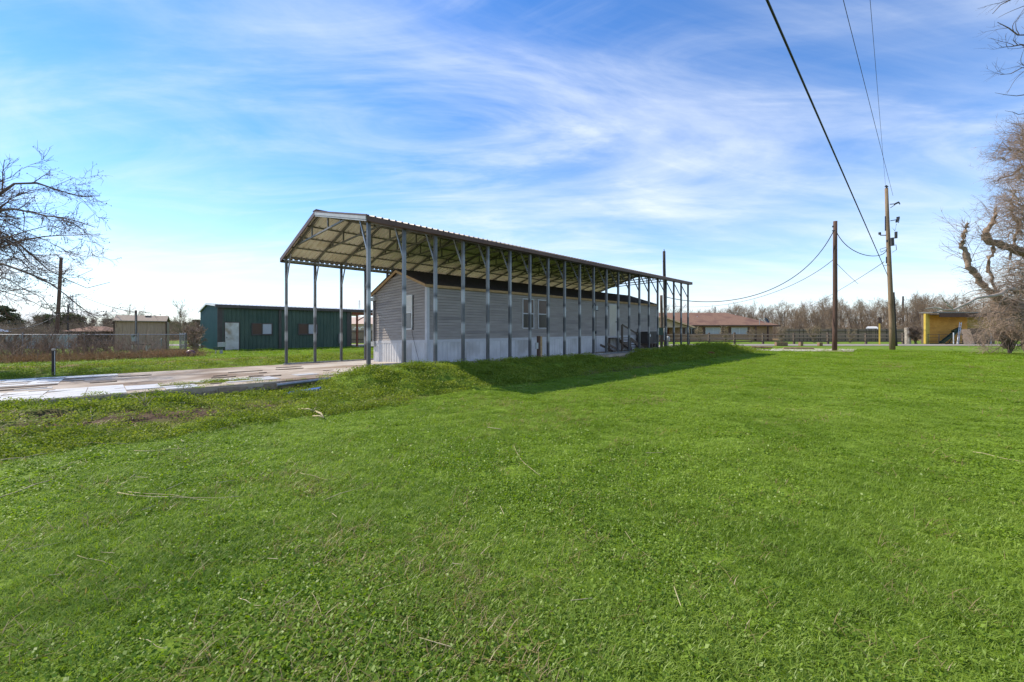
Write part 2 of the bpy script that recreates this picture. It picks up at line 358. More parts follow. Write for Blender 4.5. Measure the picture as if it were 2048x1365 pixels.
def gp(px, py, z0=None):    # point of the ground that shows at a pixel of the photograph
    k = (px - 1024) / FPX; s = (HORY - py) / FPX; Y = 8.0
    lo, hi = 1.2, 120.0
    for _ in range(50):
        Y = (lo + hi) / 2
        if CAMZ + s * Y > H(k * Y, Y): lo = Y
        else: hi = Y
    return (k * Y, Y, H(k * Y, Y))
def at(px, py, Y): return ((px - 1024) / FPX * Y, Y, CAMZ + (HORY - py) / FPX * Y)

# ------------------------------------------------------------------ ground, road, slab
def geo(a, b, n, r):
    s = np.cumsum(r ** np.arange(n)); return a + (b - a) * s / s[-1]
xs = np.concatenate([geo(-24, -420, 26, 1.2)[::-1], np.arange(-24, 20.01, .2), geo(20, 420, 30, 1.2)])
ys = np.concatenate([[-40, -20, -8], np.arange(-3, 34.01, .2), geo(34, 700, 34, 1.18)])
gx, gy = np.meshgrid(xs, ys); gz = height(gx, gy)
nx, ny = len(xs), len(ys)
idx = np.arange(nx * ny).reshape(ny, nx)
F = np.stack([idx[:-1, :-1], idx[:-1, 1:], idx[1:, 1:], idx[1:, :-1]], -1).reshape(-1, 4)
me = fastmesh('ground', np.stack([gx, gy, gz], -1).reshape(-1, 3), F, 'ground', smooth=True)
def dirt_at(x, y):
    u, v = uv(x, y); d = -.62 - v
    g = .5 * (v > 8.4) * sst(13.5, 11, v) * sst(28, 22, u) * (lumps(x, y, .33) < -.1)
    a = sst(-1.5, -4, u) * sst(.2, 1.2, d) * sst(3.6, 2.0, d) * (.62 + .5 * lumps(x, y, .8))
    b = .55 * sst(4.0, 7.5, u) * sst(18, 12, u) * np.exp(-((d - 2.7) / .5) ** 2)
    c = .75 * np.exp(-(((u + 1.2) / 1.6) ** 2 + ((d - 2.8) / .28) ** 2))
    e = .45 * np.exp(-(((u - .6) / 1.2) ** 2 + ((d - 1.0) / .5) ** 2)) * (lumps(x, y, .5) > 0)
    under = ((v > -.62) & (v < 8.38) & (u > -18) & (u < 25.3)) * 1.0
    return np.clip(np.maximum.reduce([a, b, c, e, g, under]), 0, 1)
def litter_at(x, y):
    u, v = uv(x, y); d2 = v - 8.38
    a = sst(2.2, 3.6, d2) * sst(9.5, 7, d2) * sst(3.5, 0.5, u)
    far = .75 * sst(55, 75, y)
    return np.clip(np.maximum(a, far), 0, 1)
for nm, fn in (('dirt', dirt_at), ('litter', litter_at)):
    at_ = me.attributes.new(nm, 'FLOAT', 'POINT'); at_.data.foreach_set('value', fn(gx, gy).astype(np.float32).ravel())
struct('ground', me)

def sheet(name, x0, x1, y0, y1, mat, lift, ny=4, nx=6, skew=0):
    V = []; F = []
    for j in range(ny + 1):
        for i in range(nx + 1):
            x = x0 + (x1 - x0) * i / nx; y = y0 + (y1 - y0) * j / ny + skew * x
            V.append((x, y, .0065 * (min(y, 75) - 5) + lift))
    for j in range(ny):
        for i in range(nx): a = j * (nx + 1) + i; F.append((a, a + 1, a + nx + 2, a + nx + 1))
    return struct(name, fastmesh(name, V, F, mat))
sheet('road', -160, 300, 43.2, 48.6, 'asphalt', .035)
sheet('driveway', 11.5, 21.5, 32.6, 43.19, 'gravel', .03, skew=0)

mb = MB()
mb.box(-18, 25.2, -.62, 8.38, -.20, 0, Wf)
slab = struct('concrete_slab', mb.mesh('concrete_slab', 'slab'))
mb = MB(); mb.box(-.4, 25.1, .9, 8.2, .001, .006, Wf)
o = link('clean_concrete', mb.mesh('clean_concrete', 'concrete'), slab)
# broken white floor tiles left on the slab
ti = 0; TW = .60
for i in range(-19, 2):
    for j in range(0, 14):
        u0 = i * TW; v0 = -.55 + j * .62
        if v0 + .6 > 8.3: continue
        lim = (-4.9, -4.4, -3.2, -5.8, -9.6, -9.9, -8.6, -9.2, -6.4, -6.6, -7.4, -7.0, -6.2, -6.0)[j] + random.uniform(-.6, .5)
        keep = u0 < lim and not (j in (4, 7) and random.random() < .75) and random.random() < (.96 if j < 4 else .85)
        if lim <= u0 < -1.0 and j in (1, 2, 5): keep = random.random() < .22
        if not keep: continue
        g = .006; a, b, c, d = u0 + g, u0 + TW - g, v0 + g, v0 + .62 - g
        br = random.random(); whole = (.86 if u0 < -5 else .45) if u0 < lim else .1
        if br < whole: poly = [(a, c), (b, c), (b, d), (a, d)]
        elif br < .75:
            k = random.uniform(.25, .8); poly = [(a, c), (b, c), (b, c + (d - c) * k), (a + (b - a) * .5, c + (d - c) * (k - random.uniform(.05, .2))), (a, c + (d - c) * (k + random.uniform(-.1, .15)))]
        elif br < .9:
            poly = [(a, c), (b, c), (b, d), (a + (b - a) * random.uniform(.4, .8), d), (a + .1, c + (d - c) * random.uniform(.4, .7)), (a, c + (d - c) * random.uniform(.2, .5))]
        else:
            k = random.uniform(.3, .6); poly = [(a, d - (d - c) * k), (a + (b - a) * .4, d - (d - c) * (k + .12)), (b, d - (d - c) * k * .8), (b, d), (a, d)]
        mb = MB(); z0 = .001; mb.poly_prism(poly, Wf, z0, .014 + random.uniform(-.002, .004))
        cx, cy, cz = Wf(u0 + .3, v0 + .3, 0)
        link('tile', mb.mesh('tile', 'tile', (cx, cy, cz)), slab, (cx, cy, cz)); ti += 1
# mortar bed crumbs and chipped edge of the slab
for k in range(26):
    u0 = random.uniform(-8, -.4); v0 = random.uniform(-.4, 6.5); r = random.uniform(.05, .3)
    poly = [(u0 + r * 2.2 * math.cos(t) * random.uniform(.6, 1), v0 + r * .6 * math.sin(t) * random.uniform(.6, 1)) for t in np.linspace(0, 2 * math.pi, 8)[:-1]]
    mb = MB(); mb.poly_prism(poly, Wf, .001, .016 + random.uniform(0, .012)); c0 = Wf(u0, v0, 0)
    link('mortar_patch', mb.mesh('mortar_patch', 'mortar', c0), slab, c0)
for k in range(24):
    u0 = -9.5 + k * .33 + random.uniform(-.1, .1); l = random.uniform(.15, .38); c0 = Wf(u0, -.66, 0)
    mb = MB(); mb.box(u0, u0 + l, -.62 - random.uniform(.02, .09), -.619, -.19, -random.uniform(.04, .1), Wf)
    link('slab_chunk', mb.mesh('slab_chunk', 'mortar', c0), slab, c0)

# ------------------------------------------------------------------ carport
SP = 1.22; NB = 20; PH = 4.60; WID = 8.0; LEN = SP * NB
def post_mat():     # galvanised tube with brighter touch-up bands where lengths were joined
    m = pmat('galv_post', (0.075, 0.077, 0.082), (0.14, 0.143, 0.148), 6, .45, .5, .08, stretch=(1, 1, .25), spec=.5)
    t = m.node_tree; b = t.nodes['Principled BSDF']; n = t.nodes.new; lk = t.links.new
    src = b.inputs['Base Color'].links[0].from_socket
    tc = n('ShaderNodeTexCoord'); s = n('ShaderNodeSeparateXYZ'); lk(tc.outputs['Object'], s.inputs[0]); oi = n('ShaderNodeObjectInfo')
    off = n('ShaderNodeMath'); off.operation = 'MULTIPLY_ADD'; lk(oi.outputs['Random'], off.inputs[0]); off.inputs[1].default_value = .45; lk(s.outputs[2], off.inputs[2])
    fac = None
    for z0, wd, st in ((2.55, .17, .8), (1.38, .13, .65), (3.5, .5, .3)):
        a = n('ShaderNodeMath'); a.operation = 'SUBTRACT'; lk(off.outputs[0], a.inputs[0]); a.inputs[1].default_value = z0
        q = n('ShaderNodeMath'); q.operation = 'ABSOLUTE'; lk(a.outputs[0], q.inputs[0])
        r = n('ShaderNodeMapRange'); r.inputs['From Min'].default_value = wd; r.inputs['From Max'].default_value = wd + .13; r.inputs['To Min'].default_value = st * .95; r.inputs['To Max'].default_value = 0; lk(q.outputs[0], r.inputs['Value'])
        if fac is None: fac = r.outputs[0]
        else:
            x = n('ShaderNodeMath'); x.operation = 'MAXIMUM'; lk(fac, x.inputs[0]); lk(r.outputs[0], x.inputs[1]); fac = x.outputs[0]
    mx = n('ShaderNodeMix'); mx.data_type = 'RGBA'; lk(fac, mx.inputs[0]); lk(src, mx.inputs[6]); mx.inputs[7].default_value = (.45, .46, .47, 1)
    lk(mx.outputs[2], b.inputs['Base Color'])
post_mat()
cp = root('carport', Wf(LEN / 2, WID / 2, 0), 'long open metal carport with galvanized posts and brown edged gable roof', 'carport')
cb = wloc(cp)
def cpart(name, mb, mat, n=1, step=0.0, smooth=False):
    o = part(name, mb, mat, cp, smooth)
    d = Vector(Wf(step, 0, 0)) - Vector(Wf(0, 0, 0))
    copies(name, o, cp, [d * k for k in range(1, n)])
    return o
PT = .05
for v in (0, WID):
    b0 = Wf(0, v, 0); mb = MB()
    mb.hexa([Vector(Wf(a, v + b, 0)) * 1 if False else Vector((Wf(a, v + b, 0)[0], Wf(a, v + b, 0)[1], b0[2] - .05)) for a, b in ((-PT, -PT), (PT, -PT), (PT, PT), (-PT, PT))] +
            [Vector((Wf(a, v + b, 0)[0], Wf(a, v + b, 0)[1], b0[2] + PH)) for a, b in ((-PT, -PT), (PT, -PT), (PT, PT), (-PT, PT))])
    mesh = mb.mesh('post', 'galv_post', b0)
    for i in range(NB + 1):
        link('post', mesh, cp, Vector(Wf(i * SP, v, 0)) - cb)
    mb = MB(); mb.box(-.10, .10, v - .12, v + .12, .001, .016, Wf); bp_ = mb.mesh('base_plate', 'galv_dark', b0)
    for i in range(NB + 1): link('base_plate', bp_, cp, Vector(Wf(i * SP, v, 0)) - cb)
    mb = MB(); mb.box(-.1, LEN + .1, v - .052, v + .052, .0, .07, Wf); part('base_rail', mb, 'galv', cp)
    mb = MB(); mb.box(-.1, LEN + .1, v - .045, v + .045, PH - .01, PH + .07, Wf); part('header_rail', mb, 'galv', cp)
RS = 1.05 / 4.0
def rz(v): return PH + .10 + RS * min(v, WID - v)
for sgn in (0, 1):
    f = (lambda v: v) if sgn == 0 else (lambda v: WID - v)
    mb = MB(); mb.beam(Wf(0, f(-.05), rz(-.05)), Wf(0, f(4.0), rz(4.0)), .07, .07); cpart('rafter', mb, 'galv_dark', NB + 1, SP)
    mb = MB(); mb.beam(Wf(0, f(.03), PH - .95), Wf(0, f(.60), rz(.60) - .02), .05, .05); cpart('knee_brace', mb, 'galv', NB + 1, SP)
    for wv in (2.1, 3.2):
        mb = MB(); mb.beam(Wf(0, f(wv), PH + .50), Wf(0, f(wv), rz(wv) - .03), .05, .05); cpart('truss_web', mb, 'galv_dark', NB + 1, SP)
    for pv in (.12, 1.05, 2.0, 2.95, 3.85):
        mb = MB(); mb.box(-.15, LEN + .15, *sorted((f(pv - .04), f(pv + .04))), rz(pv) + .036, rz(pv) + .07, Wf); part('purlin', mb, 'galv_dark', cp)
    # roof sheets, ribs running from ridge to eave: brown above, cream below
    PW = .915; k = 0
    prof = [0, .02, .05, .07]
    us = []; hs_ = []
    for r in range(4):
        u0 = r * PW / 4
        us += [u0, u0 + .025, u0 + .065, u0 + .09]; hs_ += [0, .045, .045, 0]
    us.append(PW); hs_.append(0)
    mb = MB()
    va, vb = f(-.20), f(4.0)
    for lay in (0, 1):
        mb.cur = lay; off = .004 * (1 - lay)
        pts = []
        for uu, hh in zip(us, hs_):
            pts.append(Wf(uu, va, rz(-.20) + .075 + hh + off)); pts.append(Wf(uu, vb, rz(4.0) + .075 + hh + off))
        n = len(us); mb.add(pts, [((2 * i, 2 * i + 2, 2 * i + 3, 2 * i + 1) if lay ^ sgn else (2 * i + 1, 2 * i + 3, 2 * i + 2, 2 * i)) for i in range(n - 1)])
    o = part('roof_panel', mb, ['brown_trim', 'cream_sheet'], cp)
    d0 = Vector(Wf(-.15, 0, 0)) - Vector(Wf(0, 0, 0)); o.location = d0
    d = Vector(Wf(PW, 0, 0)) - Vector(Wf(0, 0, 0))
    copies('roof_panel', o, cp, [d0 + d * k for k in range(1, 27)])
    # eave fascia
    mb = MB(); mb.box(-.16, LEN + .18, *sorted((f(-.245), f(-.205))), rz(-.2) - .075, rz(-.2) + .072, Wf); part('eave_trim', mb, 'brown_trim', cp)
    mb = MB(); mb.box(-.16, LEN + .18, *sorted((f(-.203), f(-.05))), rz(-.2) - .07, rz(-.2) - .055, Wf); part('soffit_angle', mb, 'brown_trim', cp)
    # rake trims, front and back
    for uu, w2 in ((-.19, 1), (LEN + .155, 1)):
        tall = .17 if sgn == 1 or uu > 0 else .055
        mb = MB(); mb.hexa([Wf(uu, f(-.25), rz(-.25) + .12 - tall), Wf(uu + .035, f(-.25), rz(-.25) + .12 - tall), Wf(uu + .035, f(4.0), rz(4.0) + .12 - tall), Wf(uu, f(4.0), rz(4.0) + .12 - tall),
                            Wf(uu, f(-.25), rz(-.25) + .125), Wf(uu + .035, f(-.25), rz(-.25) + .125), Wf(uu + .035, f(4.0), rz(4.0) + .125), Wf(uu, f(4.0), rz(4.0) + .125)])
        part('rake_trim', mb, 'brown_trim', cp)
        if sgn == 0 and uu < 0:
            mb = MB()
            for za, zb, o2 in ((-.035, .062, .0), (-.085, -.045, .012)):
                mb.hexa([Wf(uu + o2, f(-.2), rz(-.2) + za), Wf(uu + .05, f(-.2), rz(-.2) + za), Wf(uu + .05, f(4.0), rz(4.0) + za), Wf(uu + o2, f(4.0), rz(4.0) + za),
                         Wf(uu + o2, f(-.2), rz(-.2) + zb), Wf(uu + .05, f(-.2), rz(-.2) + zb), Wf(uu + .05, f(4.0), rz(4.0) + zb), Wf(uu + o2, f(4.0), rz(4.0) + zb)])
            part('end_channel', mb, 'grey_box', cp)['label'] = 'bare bright channel under the front roof edge'
mb = MB(); mb.beam(Wf(0, 1.35, PH + .47), Wf(0, WID - 1.35, PH + .47), .055, .055); cpart('collar_tie', mb, 'galv_dark', NB + 1, SP)
mb = MB(); mb.beam(Wf(-.2, 4, rz(4) + .13), Wf(LEN + .2, 4, rz(4) + .13), .34, .03); part('ridge_cap', mb, 'brown_trim', cp)

# ------------------------------------------------------------------ mobile home
HU, HV = 3.34, 1.90; HL, HW = 20.0, 4.54
def Hf(u, v, z):
    x, y, _ = Wf(HU + u, HV + v, 0); return (x, y, .33 + .009 * u - .02 * v + z)
hm = root('mobile_home', Hf(HL / 2, HW / 2, 0), 'long single wide mobile home with grey lap siding under the carport', 'mobile home')
SKH = .88; WALL = 3.20; APEX = .83
# core walls (behind the boards)
mb = MB(); mb.box(.045, HL - .045, .045, HW - .045, .02, WALL, Hf)
mb.add([Hf(.045, .03, WALL), Hf(.045, HW - .03, WALL), Hf(.045, HW / 2, WALL + APEX - .05), Hf(HL - .045, .03, WALL), Hf(HL - .045, HW - .03, WALL), Hf(HL - .045, HW / 2, WALL + APEX - .05)], [(0, 2, 1), (3, 4, 5)])
part('wall_core', mb, 'siding', hm)
EX = .117; z0 = SKH + .10
nrow = int((WALL - z0) / EX)
def board(mb, a, b, side, z, zt):
    # clapboard from a to b along the wall, its lower edge standing proud
    lo, hi = .015, .0
    if side == 'R': P = lambda s, o, zz: Hf(s, -o, zz)
    elif side == 'L': P = lambda s, o, zz: Hf(s, HW + o, zz)
    elif side == 'F': P = lambda s, o, zz: Hf(-o, s, zz)
    else: P = lambda s, o, zz: Hf(HL + o, s, zz)
    (a0, a1), (b0, b1) = a, b
    mb.hexa([P(a0, lo, z), P(b0, lo, z), P(b0, -.03, z), P(a0, -.03, z), P(a1, hi, zt), P(b1, hi, zt), P(b1, -.03, zt), P(a1, -.03, zt)])
def strip(j, side):
    z = z0 + j * EX; zt = z + EX - .012
    if side in 'RL': a, b = (.10, .10), (HL - .10, HL - .10)
    else:
        def half(zz): return HW / 2 if zz <= WALL else max(.02, HW / 2 * (1 - (zz - WALL) / APEX))
        ha, hb = half(z), half(zt); q = .10 if z < WALL - .05 else 0
        a, b = (HW / 2 - ha + q, HW / 2 - hb + q), (HW / 2 + ha - q, HW / 2 + hb - q)
    mb = MB(); board(mb, a, b, side, z, zt); return mb
for side, rows in (('R', nrow), ('L', nrow), ('F', nrow + 6), ('B', nrow + 6)):
    for j in range(rows): part('siding_board', strip(j, side), 'siding', hm)
# starter band above the skirting
for bx in ((-.026, HL + .026, -.026, .0), (-.026, HL + .026, HW, HW + .026), (-.026, -.001, .0, HW), (HL + .001, HL + .026, .0, HW)):
    mb = MB(); mb.box(*bx, SKH - .02, z0 - .002, Hf); part('belly_band', mb, 'siding_trim', hm)
for a, b in ((0, 0), (0, HW), (HL, 0), (HL, HW)):
    mb = MB(); s1 = -1 if a == 0 else 1; s2 = -1 if b == 0 else 1
    mb.box(*sorted((a + s1 * .03, a - s1 * .10)), *sorted((b + s2 * .03, b - s2 * .10)), z0 - .25, WALL - .02, Hf)
    part('corner_trim', mb, 'siding_trim', hm)
# corrugated skirting sheets
def skirt(L_, P, name='skirting_panel'):
    n = max(1, round(L_ / 1.02)); wd = L_ / n
    for k in range(n):
        mb = MB(); pts = []; m_ = 0; u0 = k * wd + .004
        q = np.linspace(0, wd - .008, 21)
        for i, t in enumerate(q):
            o_ = (.000, .018, .018, .000)[i % 4]
            pts += [P(u0 + t, o_, 0.0), P(u0 + t, o_, SKH - .02)]
        mb.add(pts, [(2 * i, 2 * i + 2, 2 * i + 3, 2 * i + 1) for i in range(len(q) - 1)])
        part(name, mb, 'skirting', hm)
skirt(HL, lambda s, o, z: Hf(s, -o - .002, z)); skirt(HW, lambda s, o, z: Hf(-o - .002, HW - s, z)); skirt(HW, lambda s, o, z: Hf(HL + o + .002, s, z))
mb = MB(); mb.box(-.05, .02, -.05, .10, 0, SKH - .03, Hf); part('skirting_corner', mb, 'skirting', hm)
# roof
def hroof(v): return WALL + .02 + (APEX / (HW / 2)) * (HW / 2 - abs(v - HW / 2))
OV = .14
for s in (0, 1):
    g = (lambda v: v) if s == 0 else (lambda v: HW - v)
    mb = MB(); e = hroof(g(-.10))
    mb.hexa([Hf(-OV, g(-.10), e), Hf(HL + .08, g(-.10), e), Hf(HL + .08, HW / 2, hroof(HW / 2)), Hf(-OV, HW / 2, hroof(HW / 2)),
             Hf(-OV, g(-.10), e + .045), Hf(HL + .08, g(-.10), e + .045), Hf(HL + .08, HW / 2, hroof(HW / 2) + .045), Hf(-OV, HW / 2, hroof(HW / 2) + .045)])
    part('roof_slope', mb, 'shingle_dark', hm)
    mb = MB(); mb.box(-.12, HL + .06, *sorted((g(-.098), g(-.06))), e - .11, e - .002, Hf); part('fascia_board', mb, 'raw_wood', hm)
    mb = MB(); mb.hexa([Hf(-OV + .02, g(-.10), e - .115), Hf(-OV + .055, g(-.10), e - .115), Hf(-OV + .055, HW / 2, hroof(HW / 2) - .115), Hf(-OV + .02, HW / 2, hroof(HW / 2) - .115),
                        Hf(-OV + .02, g(-.10), e - .003), Hf(-OV + .055, g(-.10), e - .003), Hf(-OV + .055, HW / 2, hroof(HW / 2) - .003), Hf(-OV + .02, HW / 2, hroof(HW / 2) - .003)])
    part('rake_board', mb, 'raw_wood', hm)
# windows
def window(P, a, b, za, zb, upper, lower, lab=None, frame='siding_trim'):
    mb = MB(); t = .05
    for x0, x1, q0, q1 in ((a, b, zb - t, zb), (a, b, za, za + t), (a, a + t, za + t, zb - t), (b - t, b, za + t, zb - t), (a + t, b - t, (za + zb) / 2 - .025, (za + zb) / 2 + .025)):
        mb.hexa([P(x0, .055, q0), P(x1, .055, q0), P(x1, .0, q0), P(x0, .0, q0), P(x0, .055, q1), P(x1, .055, q1), P(x1, .0, q1), P(x0, .0, q1)])
    o = part('window', mb, frame, hm)
    if lab: o['label'] = lab
    for q0, q1, mt in ((za + t, (za + zb) / 2 - .025, lower), ((za + zb) / 2 + .025, zb - t, upper)):
        mb = MB(); mb.hexa([P(a + t, .034, q0), P(b - t, .034, q0), P(b - t, .026, q0), P(a + t, .026, q0), P(a + t, .034, q1), P(b - t, .034, q1), P(b - t, .026, q1), P(a + t, .026, q1)])
        link('pane', mb.mesh('pane', mt, wloc(o)), o)
PR = lambda s, o, z: Hf(s, -o, z); PF = lambda s, o, z: Hf(-o, s, z)
window(PR, 5.47, 6.32, 1.42, 2.92, 'glass_brown', 'glass_dark', 'left window of the pair on the long wall')
window(PR, 6.63, 7.5, 1.42, 2.92, 'glass_brown', 'glass_dark', 'right window of the pair on the long wall')
window(PF, 1.04, 1.84, 1.42, 2.86, 'blind', 'glass_sky', 'narrow window in the front gable wall', 'white_paint')
# dark shutters strip beside the gable window
mb = MB(); mb.hexa([PF(.98, .03, 1.4), PF(1.03, .03, 1.4), PF(1.03, 0, 1.4), PF(.98, 0, 1.4), PF(.98, .03, 2.85), PF(1.03, .03, 2.85), PF(1.03, 0, 2.85), PF(.98, 0, 2.85)]); part('window_trim', mb, 'dark_metal', hm)
# door
mb = MB(); mb.box(13.36, 14.30, -.04, 0, .90, 2.98, Hf); dr = part('door_frame', mb, 'siding_trim', hm)
mb = MB(); mb.box(13.43, 14.23, -.055, -.041, .94, 2.91, Hf); dd = part('door', mb, 'door_cream', hm); dd['label'] = 'plain cream entry door above the wooden steps'
mb = MB(); mb.tube([Hf(14.16, -.055, 1.85), Hf(14.16, -.11, 1.85)], .028); link('door_knob', mb.mesh('door_knob', 'dark_metal', wloc(dd)), dd)
mb = MB(); mb.box(13.00, 13.14, -.16, 0, 2.72, 2.82, Hf); mb.lathe(Hf(13.07, -.11, 2.60), [(.03, 0), (.06, .05), (.06, .1), (.03, .13)], 8); part('porch_light', mb, 'dark_metal', hm)
mb = MB(); mb.box(17.10, 17.32, -.10, 0, 1.18, 1.42, Hf); part('outlet_box', mb, 'dark_metal', hm)
mb = MB(); mb.tube([Hf(17.20, -.05, 1.18), Hf(17.16, -.08, .9), Hf(17.30, -.10, .55), Hf(17.60, -.10, .33), Hf(17.95, -.08, .45), Hf(18.05, -.06, .7)], .012, 6); part('loose_cable', mb, 'black_rubber', hm)
mb = MB(); mb.box(16.80, 18.20, -.07, -.03, .68, .72, Hf); part('hose_bracket', mb, 'dark_metal', hm)
mb = MB(); mb.box(11.80, 11.92, -.09, 0, 1.12, 1.27, Hf); part('outdoor_outlet', mb, 'dark_metal', hm)
mb = MB(); mb.tube([Hf(-.03, 1.20, 2.2), Hf(-.06, .98, 1.2), Hf(-.09, .6, .45), Hf(-.14, .3, .03)], .008, 5); part('hanging_cord', mb, 'black_rubber', hm)
# weatherhead, conduit pair at the far front corner
mb = MB(); mb.tube([Hf(-.05, HW - .10, .95), Hf(-.05, HW - .10, 2.86)], .02, 6); mb.tube([Hf(-.05, HW - .22, .95), Hf(-.05, HW - .22, 2.86)], .02, 6); part('conduit', mb, 'dark_metal', hm)
mb = MB(); mb.box(-.13, -.0, HW - .30, HW + .05, 2.86, 3.02, Hf); part('junction_box', mb, 'grey_box', hm)
mb = MB(); mb.box(-.11, -.0, HW - .24, HW + .06, .72, .94, Hf); part('meter_socket', mb, 'grey_box', hm)

# ------------------------------------------------------------------ things beside the home
st = root('wooden_steps', Hf(14.90, -.55, 0), 'weathered wooden steps with handrail below the cream door', 'steps')
mb = MB(); mb.box(13.25, 14.35, -1.05, -.06, .80, .84, Hf); part('landing', mb, 'old_wood', st)
for vv in (-1.03, -.12):
    mb = MB(); mb.beam(Hf(14.32, vv, .74), Hf(16.05, vv, .02), .045, .20); part('stringer', mb, 'old_wood', st)
for k in range(4):
    u0 = 14.48 + k * .40; zz = .66 - k * .165
    mb = MB(); mb.box(u0, u0 + .30, -1.02, -.13, zz, zz + .04, Hf); part('tread', mb, 'old_wood', st)
for uu, vv in ((13.30, -1.0), (14.30, -1.0), (13.30, -.1), (14.30, -.1)):
    mb = MB(); mb.box(uu - .045, uu + .045, vv - .045, vv + .045, 0, .80 if vv > -.5 or uu > 14 else 1.62, Hf); part('post', mb, 'old_wood', st)
mb = MB(); mb.beam(Hf(13.30, -1.0, 1.64), Hf(15.30, -1.0, 1.02), .045, .09); part('handrail', mb, 'old_wood', st)
mb = MB(); mb.beam(Hf(13.25, -1.06, .55), Hf(14.40, -1.06, .05), .04, .12); mb.beam(Hf(13.30, -.95, .08), Hf(14.30, -.98, .70), .04, .10); part('cross_brace', mb, 'old_wood', st)

ld = root('plank_ramp', Hf(12.50, -.8, 0), 'broken wooden step frame lying on the slab by the steps', 'lumber')
mb = MB(); mb.beam(Hf(11.60, -.95, .55), Hf(13.10, -1.0, .03), .05, .12); part('rail', mb, 'old_wood', ld)
mb = MB(); mb.beam(Hf(11.60, -.55, .45), Hf(12.90, -.6, .03), .05, .12); part('rail', mb, 'old_wood', ld)
for k in range(3):
    mb = MB(); u0 = 11.80 + k * .42; mb.box(u0, u0 + .18, -.97, -.55, .36 - k * .14, .39 - k * .14, Hf); part('tread', mb, 'old_wood', ld)

ac = root('air_conditioner', Hf(17.55, -.5, 0), 'dark package air conditioner on a pallet at the far end of the home', 'air conditioner')
mb = MB(); mb.box(16.85, 18.25, -.95, -.10, .42, 1.16, Hf); bdy = part('housing', mb, 'ac_brown', ac)
mb = MB(); mb.box(16.82, 18.28, -.98, -.07, 1.161, 1.20, Hf); part('lid', mb, 'dark_metal', ac)
for k in range(9):
    mb = MB(); mb.box(17.55, 18.20, -.962, -.951, .50 + k * .07, .53 + k * .07, Hf); link('louver', mb.mesh('louver', 'dark_metal', wloc(bdy)), bdy)
mb = MB(); mb.box(16.98, 17.14, -.958, -.951, .85, 1.02, Hf); link('rating_sticker', mb.mesh('rating_sticker', 'white_paint', wloc(bdy)), bdy)
for k in range(4):
    mb = MB(); u0 = 16.80 + k * .44; mb.box(u0, u0 + .12, -1.0, -.05, .08, .36, Hf); part('pallet_runner', mb, 'old_wood', ac)
for k in range(2):
    mb = MB(); mb.box(16.75, 18.35, -1.02 + k * .5, -.6 + k * .5, .361, .40, Hf); part('pallet_board', mb, 'old_wood', ac)

pp = root('water_meter_post', Wf(7.25, -.55, 0), 'short brown wooden post with small grey box beside the carport posts', 'post')
mb = MB(); mb.box(7.18, 7.30, -.62, -.52, -.3, 1.02, Wf); part('post', mb, 'pole_dark', pp)
mb = MB(); mb.box(7.31, 7.42, -.62, -.52, -.3, 1.0, Wf); part('post', mb, 'raw_wood', pp)
mb = MB(); mb.box(7.05, 7.17, -.62, -.54, .48, .74, Wf); part('box', mb, 'grey_box', pp)

def jug(p, label, h=.28, r=.08, mat='pvc', cat='jug', grp=None):
    rt = root('plastic_jug', p, label, cat, grp)
    mb = MB(); mb.lathe(p, [(r * .9, 0), (r, .02), (r, h * .6), (r * .35, h * .86)], 12); part('bottle', mb, mat, rt, True)
    mb = MB(); mb.lathe((p[0], p[1], p[2] + h * .861), [(r * .36, 0), (r * .36, h * .12)], 10); part('cap', mb, mat, rt, True)
    mb = MB(); mb.tube([(p[0] + r * .5, p[1], p[2] + h * .78), (p[0] + r * 1.25, p[1], p[2] + h * .7), (p[0] + r * .99, p[1], p[2] + h * .45)], r * .14, 6); part('handle', mb, mat, rt)
q = gp(1191, 724); jug((q[0], q[1], H(q[0], q[1])), 'white plastic jug on the grass below the carport rail', .22, .08)
def capped_pipe(u, v, h, lab):
    p = Wf(u, v, 0); rt = root('cleanout_pipe', p, lab, 'pipe')
    mb = MB(); mb.tube([p, (p[0], p[1], p[2] + h)], .055, 10); part('pipe', mb, 'pvc', rt, True)
    mb = MB(); mb.lathe((p[0], p[1], p[2] + h), [(.07, 0), (.07, .05), (.035, .06), (.035, .09)], 10); part('cap', mb, 'pvc', rt, True)
capped_pipe(8.55, .62, .30, 'white capped drain pipe standing by the skirting')
capped_pipe(9.95, .35, .16, 'stub of white drain pipe by the skirting, the shorter one')
mb = MB(); mb.tube([gp(1389 - 0, 727)] if False else [Wf(12.0, -.28, -.6), Wf(12.0, -.28, 2.7), Wf(12.03, -.22, 2.85), Wf(12.18, -.1, 2.86)], .012, 6)
solo('hook_rod', mb, 'dark_metal', Wf(12.0, -.28, -.3), 'thin black hooked rod standing before the carport posts', 'hook')
fl = root('flood_light', Wf(12.2, -.12, 2.5), 'pale flood light fixed to a carport post', 'light')
mb = MB(); mb.box(12.10, 12.30, -.20, -.06, 2.30, 2.52, Wf); part('housing', mb, 'grey_box', fl)
mb = MB(); mb.box(12.08, 12.32, -.22, -.205, 2.27, 2.31, Wf); mb.beam(Wf(12.2, -.12, 2.53), Wf(12.2, -.06, 2.70), .03); part('bracket', mb, 'dark_metal', fl)
